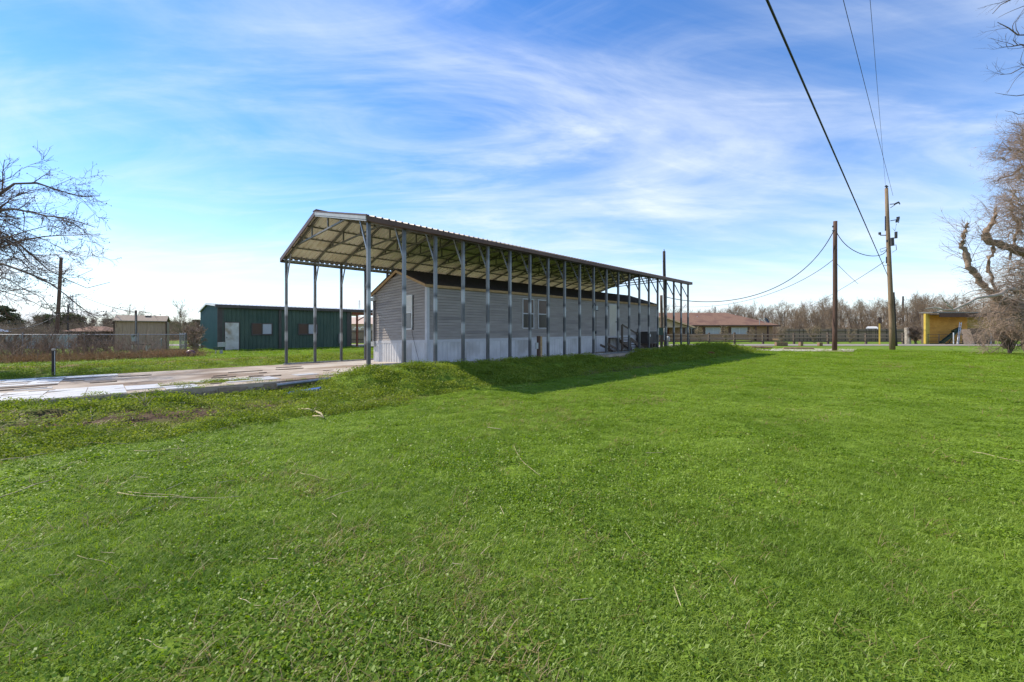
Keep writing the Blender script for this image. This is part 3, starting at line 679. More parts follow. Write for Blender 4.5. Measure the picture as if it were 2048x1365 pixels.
# loose timbers under the rail
for k, (a, b, mt, lab) in enumerate(((7.9, 13.2, 'old_wood', 'long dark timber lying below the carport rail'), (13.4, 17.0, 'grey_wood', 'greyed timber below the rail in front of the steps'))):
    mb = MB(); mb.box(a, b, -.78, -.64, -.28, -.12, Wf); solo('timber', mb, mt, Wf((a + b) / 2, -.7, -.28), lab, 'timber', 'timbers along the slab edge')
q = gp(1236, 728); mb = MB(); mb.lathe((q[0], q[1], q[2] - .02), [(.06, 0), (.09, .06), (.10, .07), (.095, .08)], 12); solo('blue_basin', mb, 'blue_plastic', q, 'small blue plastic basin in the grass under the steps', 'basin')
q = gp(1421, 712); mb = MB(); mb.box(q[0] - .2, q[0] + .2, q[1] - .1, q[1] + .1, q[2] - .02, q[2] + .22); mb.box(q[0] - .15, q[0] + .1, q[1] - .08, q[1] + .08, q[2] + .221, q[2] + .25); solo('clay_block', mb, 'red_brown', q, 'rusty red block half sunk in the far turf berm', 'block')
# blue board and pipe by the slab
a = gp(566, 797); b = gp(637, 789); mb = MB(); mb.hexa([(a[0], a[1], a[2] - .03), (b[0], b[1], b[2] - .03), (b[0] - .05, b[1] + .25, b[2] - .03), (a[0] - .05, a[1] + .2, a[2] - .03), (a[0], a[1], a[2] + .09), (b[0], b[1], b[2] + .13), (b[0] - .05, b[1] + .25, b[2] + .15), (a[0] - .05, a[1] + .2, a[2] + .11)])
solo('blue_board', mb, 'blue_plastic', a, 'blue board lying in the grass beside the slab edge', 'board')
mb = MB(); mb.tube([Wf(-2.75, -.85, -.08), Wf(-1.45, -.80, -.03)], .045, 8); solo('steel_pipe', mb, 'galv', Wf(-2.1, -.82, -.1), 'grey pipe lying along the broken slab edge', 'pipe')
# short post at the slab's far edge
q = gp(107, 752); bo = root('wooden_bollard', q, 'short dark wooden post standing at the edge of the tiled slab', 'post')
mb = MB(); mb.tube([(q[0], q[1], q[2] - .1), (q[0], q[1], q[2] + .86)], [.048, .045], 10); part('shaft', mb, 'creosote', bo)
mb = MB(); mb.lathe((q[0], q[1], q[2] + .86), [(.05, 0), (.052, .05), (.025, .07)], 10); part('cap', mb, 'concrete', bo)
mb = MB(); mb.beam((q[0] + .052, q[1] - .01, q[2] + .02), (q[0] + .052, q[1] - .01, q[2] + .84), .012, .012); part('reflective_strip', mb, 'pvc', bo)

# ------------------------------------------------------------------ green metal building
GB = np.array([-23.7, 32.8]); GZ = .17
def Gf(u, v, z): return (GB[0] + u * U[0] + v * Vv[0], GB[1] + u * U[1] + v * Vv[1], GZ + .005 * u + z)
GL, GW = 10.9, 8.0; GF_, GR_, GBk = 3.70, 4.02, 3.45
gb = root('metal_building', Gf(GL / 2, GW / 2, 0), 'low green metal building with white door and bronze trim', 'building')
def rib_panel(P, s0, s1, z0_, z1f, mat, name):
    pts = []; q = []; t = s0
    while t < s1 - 1e-6:
        for o_, dt in ((0, 0), (.05, .03), (.05, .07), (0, .10)):
            if t + dt <= s1: q.append((t + dt, o_))
        t += .305
    q.append((s1, 0)); mb = MB()
    for s_, o_ in q: pts += [P(s_, o_, z0_), P(s_, o_, z1f(s_))]
    mb.add(pts, [(2 * i, 2 * i + 2, 2 * i + 3, 2 * i + 1) for i in range(len(q) - 1)])
    return part(name, mb, mat, gb)
mb = MB(); mb.box(.05, GL - .05, .05, GW - .05, 0, GBk - .05, Gf); part('wall_core', mb, 'green_metal', gb)
k = 0.0
while k < GL - .01:
    e = min(k + .915, GL); rib_panel(lambda s, o, z: Gf(s, -o, z), k + .003, e - .003, 0, lambda s: GF_ - .02, 'green_metal', 'wall_panel'); k = e
k = 0.0
def gtop(v): return GF_ + (GR_ - GF_) * v / 4.0 if v < 4 else GR_ + (GBk - GR_) * (v - 4) / 4.0
while k < GW - .01:
    e = min(k + .915, GW); rib_panel(lambda s, o, z: Gf(-o, s, z), k + .003, e - .003, 0, lambda s: gtop(s) - .02, 'green_metal_end', 'end_wall_panel'); k = e
for v0, v1, za, zb in ((-.25, 4.0, gtop(0) - .02, GR_), (4.0, GW + .15, GR_, GBk - .02)):
    mb = MB(); mb.hexa([Gf(-.15, v0, za), Gf(GL + 4.2, v0, za), Gf(GL + 4.2, v1, zb), Gf(-.15, v1, zb), Gf(-.15, v0, za + .06), Gf(GL + 4.2, v0, za + .06), Gf(GL + 4.2, v1, zb + .06), Gf(-.15, v1, zb + .06)])
    part('roof_slope', mb, 'galvalume', gb)
for k in range(50):
    mb = MB(); u0 = -.1 + k * .305
    if u0 > GL + 4.1: break
    mb.hexa([Gf(u0, -.25, gtop(0) + .042), Gf(u0 + .05, -.25, gtop(0) + .042), Gf(u0 + .05, 4.0, GR_ + .062), Gf(u0, 4.0, GR_ + .062), Gf(u0, -.25, gtop(0) + .075), Gf(u0 + .05, -.25, gtop(0) + .075), Gf(u0 + .05, 4.0, GR_ + .095), Gf(u0, 4.0, GR_ + .095)]); part('roof_rib', mb, 'galvalume', gb)
mb = MB(); mb.box(-.18, GL + 4.2, -.34, -.252, GF_ - .22, GF_ + .03, Gf); part('gutter', mb, 'bronze_trim', gb)
for a, b, d in ((-.02, .13, .07), (.13, .42, .045), (4.42, 4.62, .12), (GL - .45, GL - .15, .12), (GL - .14, GL + .03, .05)):
    mb = MB(); mb.box(a, b, -d, -.001, .02, GF_ - .225, Gf); part('downspout' if d > .1 else 'corner_trim', mb, 'bronze_trim', gb)
for v0, v1 in ((-.06, 4.0), (4.0, GW + .1)):
    mb = MB(); z_a, z_b = gtop(max(0, v0)), gtop(v1 if v1 < 8 else 8)
    mb.hexa([Gf(-.20, v0, z_a - .10), Gf(-.16, v0, z_a - .10), Gf(-.16, v1, z_b - .10), Gf(-.20, v1, z_b - .10), Gf(-.20, v0, z_a + .07), Gf(-.16, v0, z_a + .07), Gf(-.16, v1, z_b + .07), Gf(-.20, v1, z_b + .07)]); part('rake_trim', mb, 'galvalume', gb)
mb = MB(); mb.box(.44, 1.50, -.06, -.001, .02, 2.36, Gf); part('door_frame', mb, 'bronze_trim', gb)
mb = MB(); mb.box(.50, 1.44, -.075, -.061, .02, 2.28, Gf); gd = part('door', mb, 'old_door', gb); gd['label'] = 'stained white steel door'
mb = MB(); mb.tube([Gf(.60, -.07, 1.05), Gf(.60, -.14, 1.05)], .035); link('door_knob', mb.mesh('door_knob', 'dark_metal', wloc(gd)), gd)
def gwin(a, b, z0_, z1_, lab):
    mb = MB(); t = .07; m_ = (a + b) / 2
    for x0, x1, q0, q1 in ((a, b, z1_ - t, z1_), (a, b, z0_ - .05, z0_ + t), (a, a + t, z0_ + t, z1_ - t), (b - t, b, z0_ + t, z1_ - t), (m_ - .04, m_ + .04, z0_ + t, z1_ - t)):
        mb.box(x0, x1, -.09, -.001, q0, q1, Gf)
    o = part('window', mb, 'bronze_trim', gb); o['label'] = lab
    for x0, x1, mt in ((a + t, m_ - .04, 'glass_brown'), (m_ + .04, b - t, 'curtain')):
        mb = MB(); mb.box(x0, x1, -.06, -.045, z0_ + t, z1_ - t, Gf); link('pane', mb.mesh('pane', mt, wloc(o)), o)
gwin(2.34, 3.92, 1.28, 2.28, 'sliding window beside the white door'); gwin(6.0, 7.7, 1.28, 2.28, 'sliding window behind the carport posts')
# open porch at its far end
mb = MB(); mb.box(GL + .05, GL + 4.1, -.2, -.05, GF_ - .5, GF_ - .23, Gf); part('porch_beam', mb, 'red_wood', gb)
for uu in (GL + .55, GL + 3.9):
    mb = MB(); mb.box(uu - .08, uu + .08, -.2, -.04, 0, GF_ - .5, Gf); part('porch_post', mb, 'red_wood', gb)
    mb = MB(); mb.beam(Gf(uu, -.12, GF_ - 1.1), Gf(uu + (1.0 if uu < GL + 2 else -1.0), -.12, GF_ - .5), .09); part('porch_brace', mb, 'red_wood', gb)
mb = MB(); mb.box(GL + .04, GL + 4.4, -.5, 5, -.02, .06, Gf); part('porch_slab', mb, 'concrete', gb)
mb = MB(); mb.box(9.62, 9.80, -.16, -.04, .4, 1.35, Gf); part('hose_box', mb, 'glass_sky', gb)

# board fence with arched toppers and stucco house seen through the porch
fn = root('arched_fence', at(722, 692, 54), 'weathered board fence with two arched toppers behind the porch', 'fence')
for k in range(26):
    x0 = -22.9 + k * .30; mb = MB(); mb.box(x0, x0 + .28, 54, 54.03, .2, 2.05 + random.uniform(-.03, .03)); part('board', mb, 'grey_wood', fn)
for zz in (.75, 1.75):
    mb = MB(); mb.box(-22.9, -15.1, 53.93, 53.99, zz, zz + .1); part('rail', mb, 'old_wood', fn)
for cx in (-20.55, -19.75):
    mb = MB(); mb.tube([(cx + .38 * math.cos(t), 53.97, 2.05 + .38 * math.sin(t)) for t in np.linspace(0, math.pi, 9)], .06, 6); part('arch', mb, 'white_paint', fn)
hs2 = root('stucco_house', (-21, 66, .4), 'tan stucco house end behind the arched fence', 'house')
mb = MB(); mb.box(-30, -14, 64, 74, .35, 3.1); part('wall', mb, 'stucco', hs2)
mb = MB(); mb.add([(-30.6, 63.6, 3.08), (-13.4, 63.6, 3.08), (-13.4, 74.4, 3.08), (-30.6, 74.4, 3.08), (-28, 69, 4.35), (-17, 69, 4.35)], [(0, 1, 5, 4), (1, 2, 5), (2, 3, 4, 5), (3, 0, 4), (3, 2, 1, 0)]); part('roof', mb, 'stucco', hs2)

# ------------------------------------------------------------------ tan shed, fences, poles on the left
sz = .17; SC = (-30.1, 33.0); ca, sa = math.cos(R(35)), math.sin(R(35))
def Sf(x, y, z): return (SC[0] + x * ca - y * sa, SC[1] + x * sa + y * ca, sz + z)
sh = root('garden_shed', Sf(0, 1.2, 0), 'tan plywood garden shed with low gable roof behind the chain link fence', 'shed')
for k in range(13):
    a = -1.52 + k * 3.11 / 13; mb = MB(); mb.box(a + .004, a + 3.11 / 13 - .004, -.02 - .006 * (k % 2), 0, .1, 2.42, Sf); part('wall_board', mb, 'tan_ply', sh)
mb = MB(); mb.box(-1.52, 1.59, .001, 2.4, 0, 2.42, Sf); part('wall_core', mb, 'tan_ply', sh)
for a, b, c, d in ((-.25, 1.2, 2.36, 2.84), (1.2, 2.65, 2.84, 2.36)):
    mb = MB(); mb.hexa([Sf(-1.6, a, c), Sf(1.66, a, c), Sf(1.66, b, d), Sf(-1.6, b, d), Sf(-1.6, a, c + .07), Sf(1.66, a, c + .07), Sf(1.66, b, d + .07), Sf(-1.6, b, d + .07)]); part('roof_slope', mb, 'tan_roof', sh)
mb = MB(); mb.box(.2, .55, .75, 1.0, 2.72, 2.86, Sf); part('roof_vent', mb, 'dark_metal', sh)
for x0 in (-1.58, 1.57):
    mb = MB(); mb.box(x0, x0 + .08, -.06, -.027, 0, 2.4, Sf); part('corner_board', mb, 'pole_dark', sh)

def chainlink():
    m = bpy.data.materials.new('chainlink'); m.use_nodes = True; M['chainlink'] = m
    b = m.node_tree.nodes['Principled BSDF']; b.inputs['Base Color'].default_value = (.42, .43, .44, 1); b.inputs['Metallic'].default_value = .6; b.inputs['Roughness'].default_value = .5
chainlink()
A = np.array([-27.5, 20.0]); B = np.array([-20.8, 26.0]); Cn = np.array([-24.6, 30.2])
cf = root('chain_link_fence', (B[0], B[1], H(*B)), 'galvanized chain link fence running in front of the tan shed', 'fence')
FT = 1.50
def fence_run(a, b, npost, rail=True):
    for k in range(npost):
        t = k / (npost - 1); p = a + (b - a) * t; z = H(*p); r = .038 if k in (0, npost - 1) else .026
        mb = MB(); mb.tube([(p[0], p[1], z - .1), (p[0], p[1], FT + .06)], r, 8); o = part('fence_post', mb, 'galv', cf)
        mb = MB(); mb.lathe((p[0], p[1], FT + .06), [(r * 1.1, 0), (r * .9, .03), (.004, .05)], 8); link('post_cap', mb.mesh('post_cap', 'galv', wloc(o)), o)
    mb = MB(); mb.tube([(a[0], a[1], FT), (b[0], b[1], FT)], .024, 8); part('top_rail', mb, 'galv', cf)
    # woven wire
    L_ = float(np.hypot(*(b - a))); d = (b - a) / L_; VV = []; n = int(L_ / .09); hh = FT - .12; wr = .0022
    nrm = np.array([-d[1], d[0]])
    for sgn in (1, -1):
        for i in range(-int(hh / .09), n):
            s0 = i * .09 if sgn > 0 else i * .09 + hh; z0_, z1_ = .12, FT
            s1 = s0 + sgn * hh
            # clip to run
            t0, t1 = 0., 1.
            for lim, side in ((0, 1), (L_, -1)):
                f0 = (s0 - lim) * side; f1 = (s1 - lim) * side
                if f0 < 0 and f1 < 0: t1 = -1
                elif f0 < 0: t0 = max(t0, f0 / (f0 - f1))
                elif f1 < 0: t1 = min(t1, f0 / (f0 - f1))
            if t1 <= t0: continue
            VV.append((s0 + (s1 - s0) * t0, z0_ + (z1_ - z0_) * t0, s0 + (s1 - s0) * t1, z0_ + (z1_ - z0_) * t1))
    W4 = np.array(VV); P_ = []
    for s_, z_ in ((W4[:, 0], W4[:, 1]), (W4[:, 2], W4[:, 3])):
        c0 = a[None] + d[None] * s_[:, None]
        for ox, oz in ((wr, 0), (-wr * .5, wr), (-wr * .5, -wr)):
            P_.append(np.column_stack([c0 + d * ox, z_ + oz]))
    P_ = np.stack(P_, 1); n_ = len(P_); base = np.arange(n_)[:, None] * 6
    F = np.concatenate([base + np.array([[i, (i + 1) % 3, 3 + (i + 1) % 3, 3 + i]]) for i in range(3)], 0)
    me = fastmesh('wire_mesh', P_.reshape(-1, 3) - np.array(wloc(cf)), F, 'chainlink'); o = link('wire_mesh', me, cf); o['kind'] = 'stuff'
fence_run(A, B, 5); fence_run(B, Cn, 5)

def pole(name, p, top, r0, r1, mat, label, group=None, cat='pole', n=12):
    rt = root(name, p, label, cat, group)
    mb = MB(); m = [tuple(np.array(p) + (np.array(top) - np.array(p)) * t + np.array([.02 * math.sin(5 * t + p[0]), 0, 0])) for t in np.linspace(0, 1, 7)]
    m[0] = (p[0], p[1], p[2] - .3)
    mb.tube(m, [r0 + (r1 - r0) * t for t in np.linspace(0, 1, 7)], n); part('shaft', mb, mat, rt, True); return rt
p = at(112, 690, 46); rt = pole('utility_pole', (p[0], p[1], .27), at(122.5, 516, 46), .19, .14, 'pole_dark', 'tall leaning brown utility pole behind the bare tree at left', 'utility poles')
mb = MB(); a = at(128, 560, 45.7); b = at(127, 572, 45.7); mb.beam(at(124, 565, 45.8), at(129, 562, 45.7), .08); mb.beam(at(128, 558, 45.7), at(128, 566, 45.7), .12); part('cutout', mb, 'dark_metal', rt)
p = gp(272, 706); rt = pole('meter_post', p, (p[0] - .02, p[1], 1.55 + 47 / 815 * p[1]), .075, .07, 'pole_dark', 'short dark service post with electric meter at the chain link fence', 'service posts')
mb = MB(); mb.box(p[0] - .13, p[0] + .12, p[1] - .22, p[1] - .07, 1.0, 1.35); part('meter_box', mb, 'grey_box', rt)
mb = MB(); mb.tube([(p[0], p[1] - .22, 1.42), (p[0], p[1] - .32, 1.42)], .10, 12); part('meter_glass', mb, 'glass_sky', rt)
mb = MB(); mb.tube([(p[0] + .09, p[1] - .1, .3), (p[0] + .09, p[1] - .1, 3.0)], .022, 6); part('conduit', mb, 'galv', rt)
p = at(136, 690, 62); pole('short_pole', (p[0], p[1], .38), at(136, 609, 62), .10, .09, 'creosote', 'small black pole right of the tall leaning utility pole', 'utility poles')
p = at(323, 693, 29); mb = MB(); mb.tube([(p[0], p[1], H(p[0], p[1]) - .1), (p[0], p[1], 1.15)], .04, 8); mb.lathe((p[0], p[1], 1.15), [(.045, 0), (.045, .02), (.01, .05)], 8); solo('vent_pipe', mb, 'galv', (p[0], p[1], H(p[0], p[1])), 'grey vent pipe standing in front of the tan shed', 'pipe')
# bench by the meter post
bx = at(282, 692, 29.6); z0_ = H(bx[0], bx[1]); be = root('plank_bench', (bx[0], bx[1], z0_), 'plank bench with pale legs in front of the tan shed', 'bench')
mb = MB(); mb.box(bx[0] - .65, bx[0] + .65, bx[1] - .18, bx[1] + .18, z0_ + .58, z0_ + .66); part('seat', mb, 'old_wood', be)
for s in (-.5, .52):
    mb = MB(); mb.box(bx[0] + s - .06, bx[0] + s + .06, bx[1] - .15, bx[1] + .15, z0_ - .05, z0_ + .58); part('leg', mb, 'concrete', be)
# pump by the green building
q = gp(441, 709); pu = root('well_pump', q, 'small green well pump with grey cover in front of the green building', 'pump')
mb = MB(); mb.tube([(q[0] + .05, q[1], q[2] - .05), (q[0] + .05, q[1], q[2] + .3)], .09, 8); mb.tube([(q[0] - .32, q[1], q[2] - .05), (q[0] - .32, q[1], q[2] + .42)], .035, 6); part('pipe', mb, 'grey_box', pu)
mb = MB(); mb.box(q[0] - .40, q[0] + .08, q[1] - .12, q[1] + .12, q[2] + .33, q[2] + .50); part('motor', mb, 'green_pump', pu)
mb = MB(); mb.box(q[0] - .05, q[0] + .28, q[1] - .2, q[1] + .15, q[2] + .51, q[2] + .82); part('cover', mb, 'grey_box', pu)
q = gp(507, 699); jug((q[0], q[1], q[2]), 'white plastic jug on the grass by the green building', .52, .19)
q = gp(381, 714); mb = MB(); mb.lathe((q[0], q[1], q[2] - .03), [(.05, 0), (.2, .06), (.27, .2), (.27, .26), (.2, .4), (.07, .46)], 14); solo('deflated_ball', mb, 'purple_ball', q, 'dark purple ball on the grass at the corner of the chain link fence', 'ball', smooth=True)

# far fences and houses on the left
bf = root('dark_board_fence', (-45, 44, .25), 'dark brown board fence left of the tan shed', 'fence')
for k in range(26):
    x0 = -47.8 + k * .30; mb = MB(); mb.box(x0, x0 + .288, 42, 42.03, .2, 1.62 + random.uniform(-.03, .03)); part('board', mb, 'pole_dark', bf)
for zz in (.5, 1.3):
    mb = MB(); mb.box(-47.8, -40.0, 41.93, 41.995, zz, zz + .09); part('rail', mb, 'pole_dark', bf)
gf = root('grey_panel_fence', (-44, 36, .2), 'pale grey sheet metal fence panels at far left', 'fence')
for k in range(9):
    x0 = -50.5 + k * 1.22; mb = MB()
    for i in range(8): mb.box(x0 + i * .15, x0 + i * .15 + (.14 if k % 3 else .148), 37.0 + .03 * (i % 2), 37.05 + .03 * (i % 2), .1, 1.46 + .04 * (k % 2))
    o = part('panel', mb, 'tower_grey', gf); o['kind'] = 'stuff'
def simple_house(name, x0, x1, y0, y1, z0_, eave, ridge, wall, roof, label, hip=2.5, windows=()):
    rt = root(name, ((x0 + x1) / 2, y0, z0_), label, 'house')
    mb = MB(); mb.box(x0, x1, y0, y1, z0_, eave); part('wall', mb, wall, rt)
    ym = (y0 + y1) / 2; o_ = .5
    mb = MB(); mb.add([(x0 - o_, y0 - o_, eave - .02), (x1 + o_, y0 - o_, eave - .02), (x1 + o_, y1 + o_, eave - .02), (x0 - o_, y1 + o_, eave - .02), (x0 + hip, ym, ridge), (x1 - hip, ym, ridge)], [(0, 1, 5, 4), (1, 2, 5), (2, 3, 4, 5), (3, 0, 4), (3, 2, 1, 0)]); part('roof', mb, roof, rt)
    mb = MB(); mb.box(x0 - o_ - .03, x1 + o_ + .03, y0 - o_ - .04, y0 - o_ - .005, eave - .2, eave - .02); part('fascia', mb, 'brown_trim', rt)
    for a, b, za, zb in windows:
        mb = MB(); mb.box(a - .08, b + .08, y0 - .06, y0 - .001, za - .08, zb + .08); o = part('window', mb, 'white_paint', rt)
        mb = MB(); mb.box(a, b, y0 - .075, y0 - .061, za, zb); link('pane', mb.mesh('pane', 'curtain', wloc(o)), o)
    return rt
simple_house('low_house', -67.6, -62.6, 62, 66, .35, 1.95, 2.7, 'pole_dark', 'red_roof', 'low house with faded red roof behind the dark board fence', 1.2, windows=((-65.5, -64.5, 1.0, 1.6),))
simple_house('pale_house', -95, -82, 62, 66, .35, 1.9, 2.9, 'galvalume', 'galvalume', 'pale metal roofed building at the far left edge', 1.0, windows=((-86, -85, 1.0, 1.6),))
def lattice(name, px, ytop, Y, wd, label, arms=True):
    p = at(px, 690, Y); zt = at(px, ytop, Y)[2]; z0_ = .4; rt = root(name, (p[0], Y, z0_), label, 'tower')
    for sx in (-1, 1):
        for sy_ in (-1, 1):
            mb = MB(); mb.beam((p[0] + sx * wd, Y + sy_ * wd, z0_), (p[0] + sx * wd * .45, Y + sy_ * wd * .45, zt), .14 * wd); part('leg', mb, 'tower_grey', rt)
    n = 10
    for k in range(n):
        t0, t1 = k / n, (k + 1) / n; w0, w1 = wd * (1 - .55 * t0), wd * (1 - .55 * t1); za, zb = z0_ + (zt - z0_) * t0, z0_ + (zt - z0_) * t1
        mb = MB(); mb.beam((p[0] - w0, Y - w0, za), (p[0] + w1, Y - w1, zb), .08 * wd); mb.beam((p[0] + w0, Y - w0, za), (p[0] - w1, Y - w1, zb), .08 * wd); mb.beam((p[0] - w1, Y - w1, zb), (p[0] + w1, Y - w1, zb), .08 * wd); part('lattice_brace', mb, 'tower_grey', rt)
    if arms:
        for t in (.72, .84, .96):
            z = z0_ + (zt - z0_) * t; mb = MB(); mb.beam((p[0] - wd * 1.7, Y, z), (p[0] + wd * 1.7, Y, z), .14 * wd); part('cross_arm', mb, 'tower_grey', rt)
lattice('transmission_tower', 146, 590, 260, 1.9, 'distant lattice power tower beyond the pines at left')
lattice('antenna_mast', 719, 601, 85, .22, 'slim lattice antenna mast above the roof of the green building', False)

# ------------------------------------------------------------------ utility poles on the right
p = gp(1669, 703); q1 = p; Y1 = p[1]
rt1 = pole('utility_pole', p, (at(1671, 443, Y1)[0], Y1, at(1671, 443, Y1)[2]), .17, .135, 'pole_dark', 'shorter dark brown utility pole with bare top on the lawn edge', 'utility poles')
mb = MB(); mb.beam(at(1665, 462, Y1 - .3), at(1669, 462, Y1 - .25), .08); mb.beam(at(1666, 452, Y1 - .3), at(1666, 455, Y1 - .3), .1); part('wire_clamp', mb, 'dark_metal', rt1)
p = gp(1785, 700); Y2 = p[1]; p2 = p
rt2 = pole('utility_pole', p, (at(1773, 377, Y2)[0], Y2, at(1773, 377, Y2)[2]), .20, .115, 'pole_tan', 'tallest tan utility pole with insulators, right of the dark pole', 'utility poles', n=16)
def A2(px, py, dy=-.35): return at(px, py, Y2 + dy)
def hardware(lst, name):
    for seg in lst:
        mb = MB(); mb.tube([A2(*s) for s in seg[0]], seg[1], 6); part(name, mb, 'dark_metal', rt2)
hardware([([(1773, 377), (1773, 371)], .06), ([(1770, 373), (1776, 374)], .05)], 'top_pin')
hardware([([(1780, 409), (1792, 408), (1799, 405)], .035), ([(1781, 416), (1790, 410)], .025), ([(1789, 409), (1797, 405)], .075), ([(1797, 405), (1800, 409)], .04),
          ([(1781, 442), (1793, 440)], .035), ([(1793, 445), (1796, 435)], .085), ([(1797, 446), (1799, 435)], .03), ([(1793, 435), (1799, 434)], .03)], 'fuse_cutout')
hardware([([(1772, 471), (1761, 471), (1760, 466)], .04), ([(1760, 470), (1759, 465)], .09), ([(1785, 477), (1791, 476), (1792, 470)], .04), ([(1792, 477), (1792, 464)], .10), ([(1784, 476), (1785, 492)], .13)], 'insulator')
hardware([([(1771, 433), (1771, 462)], .05), ([(1774, 480), (1774, 485)], .06), ([(1773, 514), (1773, 527)], .05)], 'conduit')
hardware([([(1793, 448), (1790, 462), (1783, 455), (1790, 462)], .018), ([(1785, 492), (1792, 490), (1793, 500), (1785, 505)], .022), ([(1773, 495), (1760, 499), (1762, 505), (1772, 500), (1774, 505)], .022), ([(1764, 525), (1767, 532), (1775, 531)], .02)], 'jumper_wire')
p = at(1792, 690, 43.0); pole('support_pole', (p[0], 43.0, .25), at(1786, 585, 43.0), .15, .12, 'creosote', 'dark stub pole leaning right behind the tallest tan utility pole', 'utility poles')
p = at(1331, 697, 34.0); rt3 = pole('service_pole', (p[0], 34.0, .2), at(1328.5, 503, 34.0), .15, .11, 'creosote', 'dark service pole rising behind the far end of the carport roof', 'utility poles')
mb = MB(); mb.tube([at(1328.5, 503, 34), at(1328, 499, 34)], .03, 6); mb.beam(at(1326, 522, 33.8), at(1329, 524, 33.8), .09); part('weatherhead', mb, 'dark_metal', rt3)
p = at(1323, 697, 33.0); rt4 = pole('meter_post', (p[0], 33.0, .2), at(1323, 591, 33.0), .12, .11, 'old_wood', 'grey wooden meter post beside the service pole behind the carport', 'service posts')
x_, z_ = at(1323, 668, 32.7)[0], at(1323, 668, 32.7)[2]
mb = MB(); mb.box(x_ - .22, x_ + .10, 32.6, 32.8, z_ - .1, z_ + .5); part('meter_box', mb, 'green_pump', rt4)
mb = MB(); mb.box(x_ + .22, x_ + .45, 32.7, 32.9, z_ - .5, z_ + .45); part('breaker_box', mb, 'grey_box', rt4)
x_, z_ = at(1336, 668, 33.6)[0], at(1336, 684, 33.6)[2]; tp = root('pedestal', (x_, 33.6, .2), 'small pale utility pedestal at the foot of the service pole', 'pedestal')
mb = MB(); mb.tube([(x_, 33.6, .1), (x_, 33.6, z_ + .1)], .05, 8); part('stake', mb, 'galv', tp)
mb = MB(); mb.lathe((x_, 33.6, z_ + .05), [(.14, 0), (.15, .3), (.08, .42)], 10); part('dome', mb, 'grey_box', tp, True)
p = at(1806, 640, 100); pole('far_pole', (p[0], 100, .4), at(1806, 593, 100), .22, .18, 'creosote', 'far dark pole above the bare trees right of the tan pole', 'utility poles')
p = at(1430, 640, 92); pole('far_pole', (p[0], 92, .4), at(1430, 614, 92), .12, .10, 'creosote', 'thin dark pole rising behind the ridge of the brown roofed house', 'utility poles')

def wire(name, pts, r, label, sag=0.0, n=24):
    pts = [np.array(q) for q in pts]; P_ = []
    for a, b in zip(pts[:-1], pts[1:]):
        for t in np.linspace(0, 1, n, endpoint=False): q = a + (b - a) * t; q[2] -= sag * 4 * t * (1 - t) if sag else 0; P_.append(q)
    P_.append(pts[-1]); mb = MB(); mb.tube([tuple(q) for q in P_], r, 6); m0 = tuple(P_[0])
    return solo(name, mb, 'black_rubber', m0, label, 'cable', 'overhead cables', True)
e0 = np.array(at(1776, 553, Y2 - .3)); e1 = np.array(at(1533, -2, 7.0)); wire('overhead_cable', [e0, e1, e1 + (e1 - e0) * .55 + np.array([0, 0, -.2])], .021, 'thick black cable crossing the sky down to the tallest pole')
e0 = np.array(at(1786, 392, Y2 + .1)); e1 = np.array(at(1686, -2, 13.6)); wire('power_line', [e0, e1, e1 + (e1 - e0) * .6], .010, 'thin power line to the tallest pole, left of its twin', n=4)
e0 = np.array(at(1771, 372, Y2)); e1 = np.array(at(1740, -2, 13.6)); wire('power_line', [e0, e1, e1 + (e1 - e0) * .6], .007, 'thinnest power line to the tip of the tallest pole', n=4)
def curve_wire(name, pix, r, label):     # pix: (px, py, depth) along the hanging cable
    P_ = np.array([at(*q) for q in pix]); t = np.concatenate([[0], np.cumsum(np.linalg.norm(np.diff(P_, axis=0), axis=1))]); tt = np.linspace(0, t[-1], 40)
    c = [np.polyfit(t, P_[:, i], min(len(pix) - 1, 3)) for i in range(3)]
    mb = MB(); mb.tube([tuple(np.polyval(c[i], s) for i in range(3)) for s in tt], r, 6); m0 = tuple(P_[0])
    return solo(name, mb, 'black_rubber', m0, label, 'cable', 'overhead cables', True)
curve_wire('service_drop', [(1668, 461, Y1 - .3), (1600, 546, 33.0), (1500, 592, 33.4), (1420, 605, 33.8), (1331, 594, 34)], .03, 'sagging service cable from the dark pole to the carport')
curve_wire('service_drop', [(1668, 518, Y1), (1600, 563, 40), (1500, 600, 50), (1380, 614, 62), (1330, 612, 66)], .022, 'lower thin cable from the dark pole toward the brown roofed house')
curve_wire('jumper_cable', [(1673, 464, Y1), (1690, 488, Y1 + .3), (1720, 508, Y1 + .6), (1745, 512, Y1 + 1), (1774, 497, Y2 - .3)], .026, 'drooping cable between the dark pole and the tallest pole')
curve_wire('guy_wire', [(1768, 524, Y2 - .3), (1740, 543, 45), (1680, 580, 62), (1620, 612, 84)], .025, 'thin cable running from the tallest pole to the far trees')
curve_wire('guy_wire', [(1674, 528, Y1), (1695, 549, 36), (1716, 568, 40)], .016, 'short faint cable leaving the dark pole to the right')
curve_wire('left_cable', [(118, 626, 45.8), (90, 640, 45), (50, 646, 44), (0, 647, 43), (-60, 640, 42)], .03, 'upper pale cable sagging left from the leaning pole')
curve_wire('left_cable', [(118, 628, 45.8), (80, 648, 42), (45, 656, 38), (10, 661, 34)], .028, 'lower cable dropping left from the leaning pole')
curve_wire('left_cable', [(124, 580, 45.8), (170, 596, 40), (225, 615, 33), (271, 625, 29)], .022, 'cable from the leaning pole down to the meter post')

